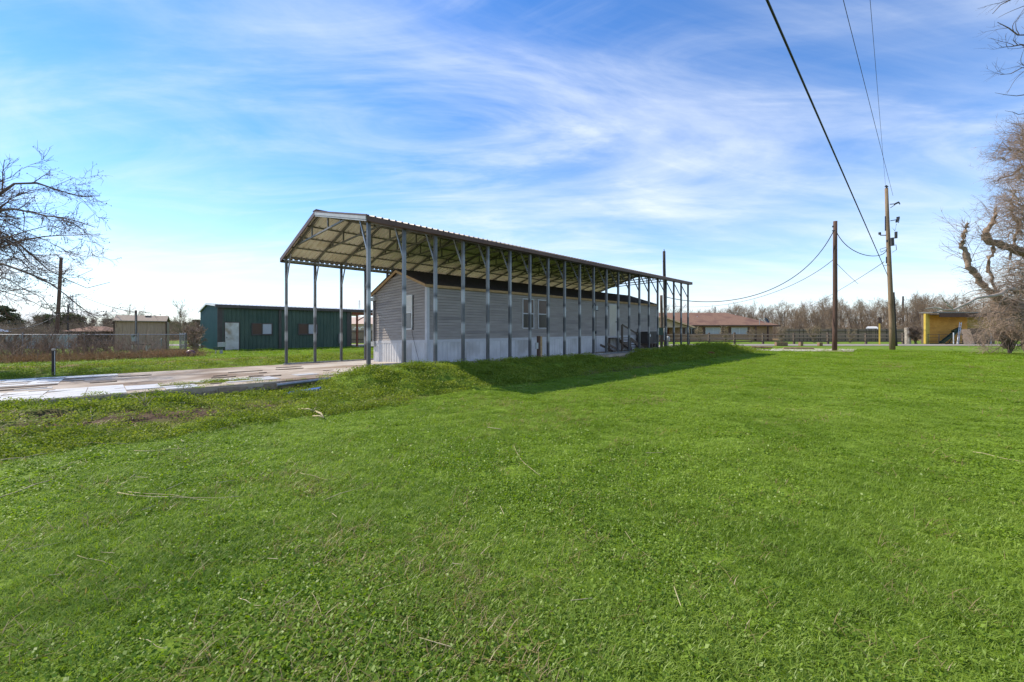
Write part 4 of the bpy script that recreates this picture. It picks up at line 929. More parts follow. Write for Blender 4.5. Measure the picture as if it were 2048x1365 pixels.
# ------------------------------------------------------------------ brown roofed house across the road
rh = root('ranch_house', (33, 66, .4), 'long brick ranch house with brown shingle hip roof across the road', 'house')
hx0, hx1, hy0, hy1 = 14.0, 42.2, 66.0, 77.0; ez, rzz = 2.92, 5.25
mb = MB(); mb.box(hx0, hx1, hy0, hy1, .35, ez); part('wall', mb, 'brick_tan', rh)
mb = MB(); mb.add([(hx0 - .7, hy0 - .7, ez), (hx1 + .8, hy0 - .7, ez), (hx1 + .8, hy1 + .7, ez), (hx0 - .7, hy1 + .7, ez), (hx0 + 5, 71.5, rzz), (hx1 - 4.6, 71.5, rzz)], [(0, 1, 5, 4), (1, 2, 5), (2, 3, 4, 5), (3, 0, 4), (3, 2, 1, 0)]); rf = part('roof', mb, 'red_roof', rh)
mb = MB(); mb.box(hx0 - .72, hx1 + .82, hy0 - .76, hy0 - .702, ez - .18, ez + .03); mb.box(hx1 + .802, hx1 + .86, hy0 - .7, hy1 + .7, ez - .18, ez + .03); part('fascia', mb, 'brown_trim', rh)
mb = MB(); mb.tube([(31.5, 69.3, 3.9), (31.5, 69.3, 4.5)], .05, 6); link('vent_pipe', mb.mesh('vent_pipe', 'white_paint', wloc(rf)), rf)
mb = MB(); mb.box(34.0, 34.4, 68.3, 68.6, 3.75, 4.0); link('roof_vent', mb.mesh('roof_vent', 'dark_metal', wloc(rf)), rf)
for a, b, mt in ((28.2, 29.9, 'glass_dark'), (31.4, 33.7, 'curtain'), (35.6, 38.0, 'curtain')):
    mb = MB(); mb.box(a - .08, b + .08, hy0 - .07, hy0 - .001, 1.35, 2.55); o = part('window', mb, 'white_paint', rh)
    for x0, x1 in ((a, (a + b) / 2 - .03), ((a + b) / 2 + .03, b)):
        mb = MB(); mb.box(x0, x1, hy0 - .085, hy0 - .071, 1.43, 2.47); link('pane', mb.mesh('pane', mt, wloc(o)), o)
    for x0, x1 in ((a - .55, a - .1), (b + .1, b + .55)):
        mb = MB(); mb.box(x0, x1, hy0 - .05, hy0 - .001, 1.3, 2.6); part('shutter', mb, 'brown_trim', rh)
mb = MB(); mb.box(39.0, 39.25, hy0 - .62, hy0 - .45, .4, ez - .02); mb.box(41.0, 41.2, hy0 - .62, hy0 - .45, .4, ez - .02); part('porch_column', mb, 'brown_trim', rh)
# cross gable porch on its left
gx0, gx1, gp0, gp1 = 17.8, 26.9, 61.0, 66.0
for s in (-1, 1):
    xm = (gx0 + gx1) / 2; xe = gx0 if s < 0 else gx1
    mb = MB(); mb.hexa([(xm, gp0 - .4, 4.10), (xe + s * .3, gp0 - .4, 2.48), (xe + s * .3, gp1 + 3, 2.48), (xm, gp1 + 5, 4.10), (xm, gp0 - .4, 4.22), (xe + s * .3, gp0 - .4, 2.60), (xe + s * .3, gp1 + 3, 2.60), (xm, gp1 + 5, 4.22)]); part('porch_roof', mb, 'red_roof', rh)
    mb = MB(); mb.beam((xm, gp0 - .45, 4.12), (xe + s * .3, gp0 - .45, 2.50), .06, .22); part('rake_board', mb, 'tan_sheet', rh)
mb = MB(); mb.add([(gx0, gp0 + .3, 2.5), (gx1, gp0 + .3, 2.5), ((gx0 + gx1) / 2, gp0 + .3, 4.05)], [(0, 1, 2)]); part('gable_wall', mb, 'stucco', rh)
for xx in (gx0 + .2, 22.3, gx1 - .5):
    mb = MB(); mb.box(xx, xx + .35, gp0 + .3, gp0 + .65, .35, 2.5); part('porch_column', mb, 'brick_tan', rh)
mb = MB(); mb.box(24.3, 25.4, hy0 - .07, hy0 - .001, .4, 2.45); part('door', mb, 'red_wood', rh)
# satellite dish on the roof edge
p = at(1533, 641, 65.0); sd = root('satellite_dish', (p[0], 65, p[2] - .6), 'grey satellite dish on a mast at the eave of the brown roofed house', 'satellite dish')
mb = MB(); mb.tube([at(1519, 650, 65.2), at(1519, 638, 65.2)], .04, 6); mb.tube([at(1519, 641, 65.2), at(1526, 640, 65)], .035, 6); mb.tube([at(1522, 638, 65), at(1532, 647, 64.5)], .03, 6); part('mast', mb, 'tower_grey', sd)
mb = MB(); c0 = Vector(at(1533.5, 641, 65)); ax = Vector((.55, -.7, .45)).normalized(); a1 = ax.cross(Vector((0, 0, 1))).normalized(); a2 = ax.cross(a1)
V_ = [c0 - ax * .15]; F_ = []
for r_, dz in ((.3, -.1), (.58, .02)):
    for k in range(14): t = 2 * math.pi * k / 14; V_.append(c0 + a1 * r_ * 1.15 * math.cos(t) + a2 * r_ * .85 * math.sin(t) + ax * dz)
for k in range(14): F_.append((0, 1 + k, 1 + (k + 1) % 14)); F_.append((1 + k, 15 + k, 15 + (k + 1) % 14, 1 + (k + 1) % 14))
V2 = [v + ax * .02 for v in V_]; mb.add(V_, [f[::-1] for f in F_]); mb.add(V2, F_); part('reflector', mb, 'dark_metal', sd, True)

# horse fence along the far side of the road
hf = root('rail_fence', (28, 50, .3), 'long weathered three rail fence along the far side of the road', 'fence')
FY = 50.0; GZF = .29
posts = [at(px, 680, FY)[0] for px in (1306, 1348, 1378, 1418, 1469, 1526, 1588, 1656, 1732, 1806)]
for i, x in enumerate(posts):
    mb = MB(); mb.box(x - .10, x + .10, FY - .09, FY + .09, GZF - .1, GZF + 1.38 + .05 * math.sin(i * 2.1)); part('fence_post', mb, 'old_wood', hf)
for a, b in zip(posts[:-1], posts[1:]):
    for k, zz in enumerate((.32, .74, 1.16)):
        mb = MB(); dz = random.uniform(-.05, .05); mb.beam((a, FY - .12, GZF + zz + random.uniform(-.03, .03)), (b, FY - .12, GZF + zz + dz), .05, .13); part('fence_rail', mb, 'grey_wood' if k else 'old_wood', hf)
# tall board fence
tb = root('tall_board_fence', (44, 62, .4), 'tall weathered privacy fence of vertical boards before the bare trees', 'fence')
x = 40.5; k = 0
while x < 59.5:
    wd = .145; mb = MB(); yy = 62 + .01 * (k % 2); mb.box(x, x + wd - .012, yy, yy + .025, .35, 2.30 + random.uniform(-.05, .05)); part('board', mb, 'grey_wood' if random.random() < .75 else 'old_wood', tb); x += wd; k += 1
for zz in (.8, 1.9):
    mb = MB(); mb.box(40.5, 59.5, 61.92, 61.995, zz, zz + .09); part('rail', mb, 'old_wood', tb)
# white van behind the fence
vx = at(1744, 660, 68)[0]; vn = root('white_van', (vx, 68, .4), 'roof of a white van showing above the tall board fence', 'van')
def Vf(x, y, z): return (vx + x * .749 + y * .662, 68 - x * .662 + y * .749, z)
mb = MB(); mb.hexa([Vf(*q) for q in ((-.9, 0, .7), (.9, 0, .7), (.9, 4.5, .7), (-.9, 4.5, .7), (-.75, .1, 2.62), (.75, .1, 2.62), (.75, 4.3, 2.62), (-.75, 4.3, 2.62))])
mb.hexa([Vf(*q) for q in ((-.74, .12, 2.621), (.74, .12, 2.621), (.74, 4.2, 2.621), (-.74, 4.2, 2.621), (-.55, .4, 2.76), (.55, .4, 2.76), (.55, 4.0, 2.76), (-.55, 4.0, 2.76))]); part('body', mb, 'white_paint', vn)
mb = MB(); mb.box(-.62, .62, -.03, .02, 1.75, 2.40, Vf); part('rear_window', mb, 'glass_dark', vn)
for sx in (-.8, .8):
    for yy in (.9, 3.6):
        mb = MB(); mb.tube([Vf(sx - .1, yy, .75), Vf(sx + .1, yy, .75)], .34, 14); part('wheel', mb, 'black_rubber', vn)
# yellow marker post
p = gp(1759, 690.5); ym = root('marker_sign', p, 'yellow sign post carrying a brown panel seen from behind', 'sign')
mb = MB(); mb.beam(p, (p[0], p[1], at(0, 647, p[1])[2]), .14, .10); part('post', mb, 'yellow_paint', ym)
a, b = at(1756, 647, p[1]), at(1763, 635, p[1]); mb = MB(); mb.box(a[0], b[0], p[1] - .04, p[1] + .0, a[2] - .02, b[2]); part('panel', mb, 'brown_trim', ym)
# landscape timbers, blocks, pad by the dark pole
def boxy(name, x0, x1, y, z0_, h, d, mat, label, grp=None, cat='block'):
    rt = root(name, ((x0 + x1) / 2, y, z0_), label, cat, grp)
    return rt
for k, (pa, pb, py_b, hh, lab) in enumerate(((1553, 1576, 692.5, 8, 'widest wooden block at the roadside'), (1601, 1607, 692.5, 8, 'small wooden block between the wide block and the dark pole'), (1639, 1645.5, 692.5, 7, 'small wooden block nearest the dark utility pole'))):
    a = gp(pa, py_b); b = gp(pb, py_b); h_ = hh / FPX * a[1]; rt = root('wooden_block', ((a[0] + b[0]) / 2, a[1], a[2]), lab, 'block', 'wooden blocks by the road')
    n = max(1, round((pb - pa) / 5.6)); wd = (b[0] - a[0]) / n
    for i in range(n):
        mb = MB(); mb.box(a[0] + i * wd + .01, a[0] + (i + 1) * wd - .01, a[1], a[1] + .35, a[2] - .02, a[2] + h_ * (1 - .05 * (i % 2))); part('timber', mb, 'log', rt)
for pa, pb, py_, lab in ((1503, 1545, 697, 'log lying at the drive edge, the left one'), (1567, 1627, 699.5, 'long straight log lying left of the dark utility pole')):
    a, b = gp(pa, py_), gp(pb, py_ + .5); r_ = .11; mb = MB(); mb.tube([(a[0], a[1], a[2] + r_ * .8), ((a[0] + b[0]) / 2, (a[1] + b[1]) / 2, (a[2] + b[2]) / 2 + r_ * .85), (b[0], b[1], b[2] + r_ * .8)], [r_, r_ * 1.05, r_ * .95], 10); solo('log', mb, 'log', a, lab, 'log', 'logs by the drive')
pa = [gp(1540, 703.5), gp(1706, 705), gp(1714, 699.5), gp(1545, 698)]
mb = MB(); mb.hexa([(q[0], q[1], q[2] - .05) for q in pa] + [(q[0], q[1], q[2] + .06) for q in pa]); o = link('concrete_pad', mb.mesh('concrete_pad', 'concrete')); o['kind'] = 'structure'

# ------------------------------------------------------------------ yellow shed on the right
YY = 51.0; yz = .32
def YX(px): return (px - 1024) / FPX * YY
ysd = root('yellow_shed', (YX(1900), YY, yz), 'yellow boarded shed with thin flat roof beyond the road', 'shed')
yt = at(0, 626, YY)[2]
for k in range(14):
    z0_ = yz + .05 + k * .25
    if z0_ + .24 > yt - .25: break
    mb = MB(); mb.hexa([(YX(1854), YY - .03, z0_), (YX(1934), YY - .03, z0_), (YX(1934), YY + .02, z0_), (YX(1854), YY + .02, z0_), (YX(1854), YY - .005, z0_ + .245), (YX(1934), YY - .005, z0_ + .245), (YX(1934), YY + .02, z0_ + .245), (YX(1854), YY + .02, z0_ + .245)]); part('wall_board', mb, 'yellow_board', ysd)
mb = MB(); mb.box(YX(1854), YX(1990), YY + .021, YY + .75, yz, yt - .2); part('wall_core', mb, 'old_wood', ysd)
for k in range(26):
    xa = YX(1934) + k * .14; mb = MB(); mb.box(xa + .03, xa + .10, YY - .02, YY + .02, yz + 1.9, yt - .5); part('slat', mb, 'yellow_paint', ysd)
mb = MB(); mb.hexa([(YX(1839), YY - 1.6, yt - .12), (YX(2010), YY - 1.6, yt - .12), (YX(2010), YY + .9, yt - .02), (YX(1852), YY + .9, yt - .02), (YX(1839), YY - 1.6, yt + .02), (YX(2010), YY - 1.6, yt + .02), (YX(2010), YY + .9, yt + .10), (YX(1852), YY + .9, yt + .10)]); part('roof', mb, 'galv_dark', ysd)
mb = MB(); mb.box(YX(1854), YX(2006), YY - 1.55, YY - 1.45, yt - .60, yt - .122); part('roof_beam', mb, 'pole_dark', ysd)
for px in (1842.5, 1848.5, 1853):
    mb = MB(); mb.box(YX(px) - .13, YX(px) + .13, YY - .25 - .4 * (1853 - px) / 10, YY + .0 - .4 * (1853 - px) / 10, yz, yt - .15); part('post', mb, 'yellow_paint', ysd)
# slide, ladder and tan sheet in front of it
sl_ = root('playground_slide', (YX(1900), 49.8, yz), 'dark green playground slide leaning before the yellow shed', 'slide')
a, b = at(1882, 687, 50.0), at(1917, 659, 49.6)
for dy in (-.25, .25):
    mb = MB(); mb.beam((a[0], a[1] + dy, a[2]), (b[0], b[1] + dy, b[2]), .05, .16); part('side_rail', mb, 'dark_green_plastic', sl_)
mb = MB(); mb.beam(a, b, .5, .04, (0, 0, 1)); part('slide_bed', mb, 'dark_green_plastic', sl_)
mb = MB(); mb.beam(at(1906, 664, 49.8), at(1920, 657, 49.6), .5, .3); part('platform', mb, 'dark_green_plastic', sl_)
mb = MB(); mb.beam(at(1897, 688, 49.8), at(1913, 664, 49.6), .08); part('leg', mb, 'dark_green_plastic', sl_)
ldd = root('metal_ladder', (YX(1922), 49.3, yz), 'pale metal ladder leaning between slide and tan sheet', 'ladder')
for dx in (0, 7):
    mb = MB(); mb.beam(at(1914 + dx * .4, 689, 49.0), at(1919.5 + dx * .5, 645, 49.5), .05); part('side_rail', mb, 'galvalume', ldd)
for k in range(8):
    t = (k + .5) / 8; mb = MB(); a = at(1914 + 5.5 * t, 689 - 44 * t, 49.0 + .5 * t); b = at(1917 + 6 * t, 689 - 44 * t, 49.0 + .5 * t); mb.beam(a, b, .04); part('rung', mb, 'galvalume', ldd)
mb = MB(); a = at(1927, 690, 49.0); b = at(1948.5, 659, 49.0); mb.hexa([(a[0], 48.9, a[2]), (b[0], 48.9, a[2]), (b[0], 49.0, a[2]), (a[0], 49.0, a[2]), (a[0] + .08, 49.35, b[2]), (b[0] - .12, 49.35, b[2]), (b[0] - .12, 49.43, b[2]), (a[0] + .08, 49.43, b[2])]); solo('tan_board', mb, 'tan_sheet', (a[0], 49, yz), 'tan sheet leaning upright in front of the yellow shed', 'board')
for px, lab in ((1907, 'thin steel fence post before the dark green slide'), (1982, 'steel fence post right of the tan sheet')):
    p = at(px, 690, 48.9); mb = MB(); mb.tube([(p[0], p[1], .25), (p[0], p[1], 1.62)], .05, 8); mb.lathe((p[0], p[1], 1.62), [(.055, 0), (.05, .03), (.01, .06)], 8); solo('steel_post', mb, 'galvalume', (p[0], p[1], .29), lab, 'post', 'steel posts')
mb = MB(); q = at(1815, 690, 50.6); mb.tube([(q[0], q[1], .2), (q[0] + .05, q[1], 1.2), (q[0], q[1], 2.3)], [.36, .31, .30], 9); solo('stump_post', mb, 'bark_pale', (q[0], q[1], .3), 'thick grey stump post at the end of the rail fence', 'stump')
# pipe gate
gt = root('pipe_gate', (YX(1880), 49.2, yz), 'rusty low pipe gate in front of the yellow boards', 'gate')
for zz in (.35, .75, 1.15):
    mb = MB(); mb.tube([at(1856, 680, 49.2)[:2] + (yz + zz,), at(1925, 680, 49.2)[:2] + (yz + zz - .05,)], .022, 6); part('bar', mb, 'dark_metal', gt)
for px in (1856, 1878, 1925):
    x = at(px, 680, 49.2)[0]; mb = MB(); mb.tube([(x, 49.2, yz - .05), (x, 49.2, yz + 1.2)], .035, 6); part('upright', mb, 'dark_metal', gt)

# ------------------------------------------------------------------ bare trees
def unit(a): return a / np.maximum(np.linalg.norm(a, axis=-1, keepdims=True), 1e-9)
def resample(p, n):
    p = np.asarray(p, float); t = np.concatenate([[0], np.cumsum(np.linalg.norm(np.diff(p, axis=0), axis=1))]); tt = np.linspace(0, t[-1], n)
    return np.stack([np.interp(tt, t, p[:, i]) for i in range(3)], 1)
def sprout(rg, P, Rd, k, ln, lv, ang, up, wob, n, rmul, t0=.25, bias=(0, 0, 0), tend=.35, lbase=True, rmin=.003):
    M_, N_, _ = P.shape; m = M_ * k
    pi = np.repeat(np.arange(M_), k); t = rg.uniform(t0, 1, m) * (N_ - 1); i0 = np.minimum(t.astype(int), N_ - 2); fr = (t - i0)[:, None]
    s = P[pi, i0] * (1 - fr) + P[pi, i0 + 1] * fr; tan = unit(P[pi, i0 + 1] - P[pi, i0]); r0 = Rd[pi, i0] * (1 - fr[:, 0]) + Rd[pi, i0 + 1] * fr[:, 0]
    rv = rg.normal(size=(m, 3)); perp = unit(rv - (rv * tan).sum(1, keepdims=True) * tan)
    a = ang * rg.uniform(.6, 1.4, m)[:, None]; d = unit(np.cos(a) * tan + np.sin(a) * perp + np.array([0, 0, up]) + np.array(bias))
    L_ = ln * (1 + lv * rg.uniform(-1, 1, m)) * (1 - .45 * t / (N_ - 1)); st_ = (L_ / (n - 1))[:, None]
    Q = np.empty((m, n, 3)); Q[:, 0] = s; cur = d; dr = rg.normal(size=(m, 3)) * wob * .5
    for j in range(1, n):
        cur = unit(cur + rg.normal(size=(m, 3)) * wob + dr + np.array([0, 0, up * .25])); Q[:, j] = Q[:, j - 1] + cur * st_
    rr = np.maximum(r0 * rmul, rmin)[:, None] * np.linspace(1, tend, n)[None]
    return Q, rr
def tubes(batches, sides=3):
    Vs, Fs, off = [], [], 0
    for P, Rd in batches:
        M_, n, _ = P.shape
        tan = unit(np.gradient(P, axis=1)); ref = np.array([.31, .17, .93]); a = unit(np.cross(tan, ref)); b = np.cross(tan, a)
        th = np.arange(sides) * 2 * np.pi / sides
        V = P[:, :, None] + (a[:, :, None] * np.cos(th)[None, None, :, None] + b[:, :, None] * np.sin(th)[None, None, :, None]) * Rd[:, :, None, None]
        ix = np.arange(M_ * n * sides).reshape(M_, n, sides); nx_ = np.roll(ix, -1, axis=2)
        F = np.stack([ix[:, :-1], nx_[:, :-1], nx_[:, 1:], ix[:, 1:]], -1).reshape(-1, 4) + off
        Vs.append(V.reshape(-1, 3)); Fs.append(F); off += M_ * n * sides
    return np.concatenate(Vs), np.concatenate(Fs)
def tmesh(name, batches, sides, mat, base=(0, 0, 0), smooth=False):
    V, F = tubes(batches, sides); return fastmesh(name, V - np.array(base), F, mat, smooth=smooth)
def limb_batch(limbs, n=9, knob=0.0, rg=None):
    P = np.stack([resample(l[0], n) for l in limbs]); Rr = np.stack([np.linspace(l[1], l[2], n) for l in limbs])
    if knob: P[:, 1:-1] += rg.normal(size=P[:, 1:-1].shape) * knob; Rr *= 1 + rg.uniform(-.15, .2, Rr.shape)
    return P, Rr

# left tree: trunk stands left of the frame, limbs reach in
rg = np.random.default_rng(11); LY = 15.0
def la(px, py, dy=0): return at(px, py, LY + dy)
tx = -24.0; tz = H(tx, LY)
lt = root('bare_tree', (tx, LY, tz), 'large bare tree with drooping branches entering from the left edge', 'tree')
trunk = [([(tx, LY, tz - .2), (tx + .2, LY, 2), (tx + .5, LY - .1, 4.0), (tx + .6, LY, 6.5)], .38, .2)]
o_ = (tx + .3, LY, 2.6); o2 = (tx + .5, LY, 4.2); o3 = (tx + .6, LY, 5.6)
limbs = [([o3, la(-60, 420), la(0, 388), la(35, 367, .3), la(75, 366, .6), (la(115, 380, .9)), la(170, 395, 1.2), la(200, 392, 1.4)], .10, .012),
         ([o2, la(-80, 470), la(0, 422), la(45, 420, -.4), (la(90, 430, -.6)), la(140, 440, -.8), la(190, 455, -1)], .085, .01),
         ([o2, la(-50, 430), la(0, 418), la(10, 405, .5), la(35, 402, .8), la(70, 395, 1)], .06, .01),
         ([o_, la(-60, 510), la(0, 496, .3), la(50, 480, .6), (la(110, 470, .9)), la(200, 468, 1.2)], .07, .008),
         ([o_, la(-60, 540), la(0, 528, -.3), la(60, 545, -.5), (la(110, 575, -.7)), la(135, 592, -.9), la(165, 618, -1), la(190, 635, -1.1)], .075, .01),
         ([o_, la(-60, 470), la(0, 455, 1), la(40, 490, 1.2), la(80, 530, 1.4), la(120, 555, 1.6), la(175, 578, 1.8), la(220, 565, 2)], .07, .008),
         ([o_, la(-60, 560), la(0, 580, .8), la(45, 597, 1), la(90, 618, 1.2)], .05, .008),
         ([o_, la(-50, 500), la(0, 470, -1), la(40, 500, -1.2), la(70, 540, -1.5), la(120, 545, -1.7)], .06, .008),
         ([o3, la(-60, 380), la(-10, 370, -.5), la(30, 352, -.6), la(45, 335, -.7)], .05, .006),
         ([o_, la(-50, 450), la(0, 440, 2), la(60, 465, 2.2), la(120, 500, 2.4), la(175, 515, 2.5)], .05, .006),
         ([o_, la(-50, 540), la(0, 505, 1.6), la(40, 520, 1.7), la(90, 560, 1.9), la(150, 555, 2.0), la(185, 540, 2.0)], .05, .006),
         ([o_, la(-50, 500), la(0, 480, -1.6), la(45, 470, -1.7), la(85, 455, -1.9), la(140, 462, -2.0)], .05, .006),
         ([o_, la(-50, 590), la(0, 555, -2), la(50, 580, -2.1), la(90, 600, -2.2), la(120, 640, -2.2)], .05, .006),
         ([o2, la(-50, 420), la(0, 408, 2.5), la(50, 385, 2.6), la(120, 370, 2.8), la(150, 355, 2.8)], .05, .006)]
link('trunk', tmesh('trunk', [limb_batch(trunk)], 10, 'bark', wloc(lt), True), lt)
B0 = limb_batch(limbs, 14, .035, rg); link('limbs', tmesh('limbs', [B0], 6, 'bark', wloc(lt), True), lt)
B1 = sprout(rg, *B0, 13, 1.6, .5, .6, -.02, .10, 8, .5, .2, (.25, 0, -.02)); B2 = sprout(rg, *B1, 7, .75, .5, .7, .0, .14, 6, .55, .15, (.15, 0, 0), rmin=.0075); B3 = sprout(rg, *B2, 4, .32, .6, .7, .03, .16, 4, .6, .2, rmin=.006)
o = link('crown', tmesh('crown', [B1, B2, B3], 3, 'twig', wloc(lt)), lt); o['kind'] = 'stuff'
tips = B3[0][rg.random(len(B3[0])) < .33][:, -1]; n = len(tips)
oc = np.array([(1, 0, 0), (-1, 0, 0), (0, 1, 0), (0, -1, 0), (0, 0, 1), (0, 0, -1)]) * .018
V = (tips[:, None] + oc[None] * rg.uniform(.6, 1.5, (n, 1, 1))).reshape(-1, 3); fo = np.array([(0, 2, 4), (2, 1, 4), (1, 3, 4), (3, 0, 4), (2, 0, 5), (1, 2, 5), (3, 1, 5), (0, 3, 5)])
o = link('seed_pods', fastmesh('seed_pods', V - np.array(wloc(lt)), (np.arange(n)[:, None, None] * 6 + fo).reshape(-1, 3), 'seed'), lt); o['kind'] = 'stuff'

# right tree: gnarled trunk and vine wrapped limbs
rg = np.random.default_rng(23); RY = 29.0
def ra(px, py, dy=0): return at(px, py, RY + dy)
bx = ra(2075, 705); rtz = H(bx[0], RY)
rt = root('gnarled_tree', (bx[0], RY, rtz), 'gnarled bare tree with broken vine wrapped limbs at the right edge', 'tree')
tr = [([(bx[0], RY, rtz - .2), ra(2062, 660), ra(2040, 625), ra(2020, 610)], .62, .42), ([ra(2068, 690), ra(2075, 600, .3), ra(2070, 500, .4), ra(2080, 400, .6), ra(2075, 300, .8)], .5, .18)]
link('trunk', tmesh('trunk', [limb_batch(tr, 12, .06, rg)], 10, 'bark_vine', wloc(rt), True), rt)
big = [([ra(2035, 622), ra(2000, 600), ra(1975, 578), ra(1958, 560), ra(1945, 543)], .40, .24), ([ra(1948, 547), ra(1936, 536), ra(1935, 512), ra(1924, 492), ra(1922, 486)], .24, .20),
       ([ra(1922, 490), ra(1929, 478), ra(1928, 468), ra(1934, 460), ra(1936, 446)], .19, .12), ([ra(2072, 520, .4), ra(2040, 502), ra(2000, 490), ra(1978, 484), ra(1970, 468)], .42, .30),
       ([ra(1972, 480), ra(1975, 460), ra(1986, 445), ra(1992, 415)], .30, .10), ([ra(1988, 490), ra(1984, 510), ra(1974, 522), ra(1980, 548), ra(1990, 585)], .16, .13),
       ([ra(2075, 420, .6), ra(2040, 440, .4), ra(2030, 470), ra(2020, 520)], .16, .10), ([ra(2075, 350), ra(2050, 330), ra(2020, 350), ra(1995, 362)], .14, .05), ([ra(2045, 470), ra(2032, 440), ra(2022, 410), ra(2030, 380)], .14, .06)]
LB = limb_batch(big, 15, .055, rg); LB[1][:] *= .68 * (1 + rg.uniform(-.15, .2, LB[1].shape)); link('limbs', tmesh('limbs', [LB], 9, 'bark_vine', wloc(rt), True), rt)
pale = [([ra(2050, 588, -1), ra(2028, 578, -1.4), ra(2012, 580, -1.6), ra(1995, 590, -1.8), ra(1970, 594, -2), ra(1945, 600, -2.2), ra(1907, 621, -2.5), ra(1870, 617, -2.6), ra(1850, 618, -2.7)], .13, .04), ([ra(1907, 620, -2.5), ra(1896, 610, -2.6), ra(1884, 597, -2.7)], .06, .02),
        ([ra(2040, 580, -1.2), ra(2020, 592, -1.4), ra(2003, 600, -1.5)], .07, .03), ([ra(2048, 590, -1), ra(1970, 578, -1.5), ra(1945, 582, -1.7), ra(1925, 592, -1.8)], .06, .02)]
PB = limb_batch(pale, 14, .03, rg); o = link('pale_branch', tmesh('pale_branch', [PB], 7, 'bark_pale', wloc(rt), True), rt); o['label'] = 'pale bare low branch reaching left'
# twig masses
vg = []
for k in range(120):
    y0 = rg.uniform(245, 640); x0 = 2090; dx = rg.uniform(30, 118) * (1.0 if y0 > 300 else .72) * (1.15 if 430 < y0 < 590 else 1)
    sag = rg.uniform(-25, 30); dd = rg.uniform(-2.5, 2.5)
    vg.append(([ra(x0, y0 + rg.uniform(-20, 40), dd), ra(x0 - dx * .5, y0 + sag * .2, dd), ra(x0 - dx, y0 + sag, dd)], .05, .012))
for k in range(22):
    y0 = rg.uniform(640, 690); dd = rg.uniform(-3, 2)
    vg.append(([ra(2080, y0 - rg.uniform(0, 70), dd), ra(2030 - rg.uniform(0, 30), y0 - rg.uniform(30, 60), dd), ra(2000 - rg.uniform(0, 40), y0 - rg.uniform(-20, 40), dd), ra(1990 - rg.uniform(0, 45), y0 + rg.uniform(-10, 25), dd)], .04, .01))
VG = limb_batch(vg, 9, .12, rg)
T1 = sprout(rg, *VG, 9, 1.5, .5, .7, .0, .12, 6, .55, .15, (-.25, 0, 0), rmin=.009); T1b = sprout(rg, *LB, 16, 2.2, .5, .8, .04, .10, 7, .12, .3, (-.35, 0, .05), rmin=.011)
T1c = sprout(rg, *PB, 6, .9, .5, .7, .05, .1, 5, .3, .3, (-.2, 0, .05), rmin=.010)
T2 = sprout(rg, *T1, 4, .75, .5, .75, .02, .14, 5, .6, .1, (-.1, 0, 0), rmin=.0055); T2b = sprout(rg, *T1b, 5, .7, .5, .6, .03, .12, 5, .6, .2, (-.15, 0, .03), rmin=.007)
T3 = sprout(rg, *T2, 2, .4, .5, .7, .02, .16, 4, .7, .2, rmin=.006); T4 = sprout(rg, *LB, 40, .55, .5, .5, .05, .3, 6, .10, .0, rmin=.014)
o = link('crown', tmesh('crown', [VG, T1, T1b, T1c, T2, T2b, T3, T4], 3, 'twig_red', wloc(rt)), rt); o['kind'] = 'stuff'
# top right: branches of a nearer tree hanging into the frame
rg = np.random.default_rng(31); NY = 13.0
def na(px, py, dy=0): return at(px, py, NY + dy)
nx0 = at(2320, 700, NY)[0]; nt_ = root('overhanging_tree', (nx0, NY, H(nx0, NY)), 'bare tree whose twigs hang in at the top right corner', 'tree')
tr = [([(nx0, NY, H(nx0, NY) - .2), (nx0 - .3, NY, 4), (nx0 - .6, NY, 8), na(2200, 60)], .4, .16)]; link('trunk', tmesh('trunk', [limb_batch(tr, 10, .04, rg)], 9, 'bark', wloc(nt_), True), nt_)
lm = [([na(2200, 60), na(2110, 50), na(2050, 75), na(2020, 60), na(1995, 45)], .07, .008), ([na(2200, 60), na(2100, 0), na(2050, -10), na(2010, 0), na(1985, 28)], .06, .008), ([na(2190, 90), na(2100, 95), na(2040, 90), na(1998, 95)], .07, .008),
      ([na(2190, 120), na(2090, 130), na(2045, 140), na(2000, 150)], .05, .006), ([na(2170, 190), na(2100, 190), na(2045, 194), na(1990, 186)], .04, .005), ([na(2160, 230), na(2060, 228), na(2010, 222)], .03, .004)]
LB = limb_batch(lm, 10, .03, rg); T1 = sprout(rg, LB[0][:4], LB[1][:4], 9, .9, .5, .6, .0, .12, 7, .5, .3, (-.3, 0, 0), rmin=.005); T2 = sprout(rg, *T1, 3, .4, .5, .7, .0, .14, 4, .6, .2, (-.1, 0, 0), rmin=.0035)
o = link('crown', tmesh('crown', [LB, T1, T2], 4, 'twig', wloc(nt_)), nt_); o['kind'] = 'stuff'

# generic bare trees for the far woods
def make_bare(seed, h, spread, mat, dens=1.0, stems=1, rb=.16):
    rg = np.random.default_rng(seed); tl = []
    for s in range(stems):
        a = rg.uniform(0, 6.28); q = spread * .16 * (stems > 1)
        tl.append(([(0.1 * s, 0, -.2), (q * math.cos(a) * .4, q * math.sin(a) * .4, h * .25), (q * math.cos(a), q * math.sin(a), h * .5), (q * 1.6 * math.cos(a), q * 1.6 * math.sin(a), h * .78)], rb, rb * .35))
    T0 = limb_batch(tl, 9, .06 * h / 10, rg)
    A_ = sprout(rg, *T0, int(18 / stems) + 3, h * .42, .35, .75, .28, .10, 8, .5, .10, rmin=.03); B_ = sprout(rg, *A_, max(3, int(7 * dens)), h * .2, .4, .65, .12, .13, 6, .55, .15, rmin=.02)
    C_ = sprout(rg, *B_, max(3, int(6 * dens)), h * .10, .4, .6, .06, .15, 4, .6, .1, rmin=.014)
    return tmesh('trunk', [T0], 6, 'bark', smooth=True), tmesh('crown', [A_, B_, C_], 3, mat)
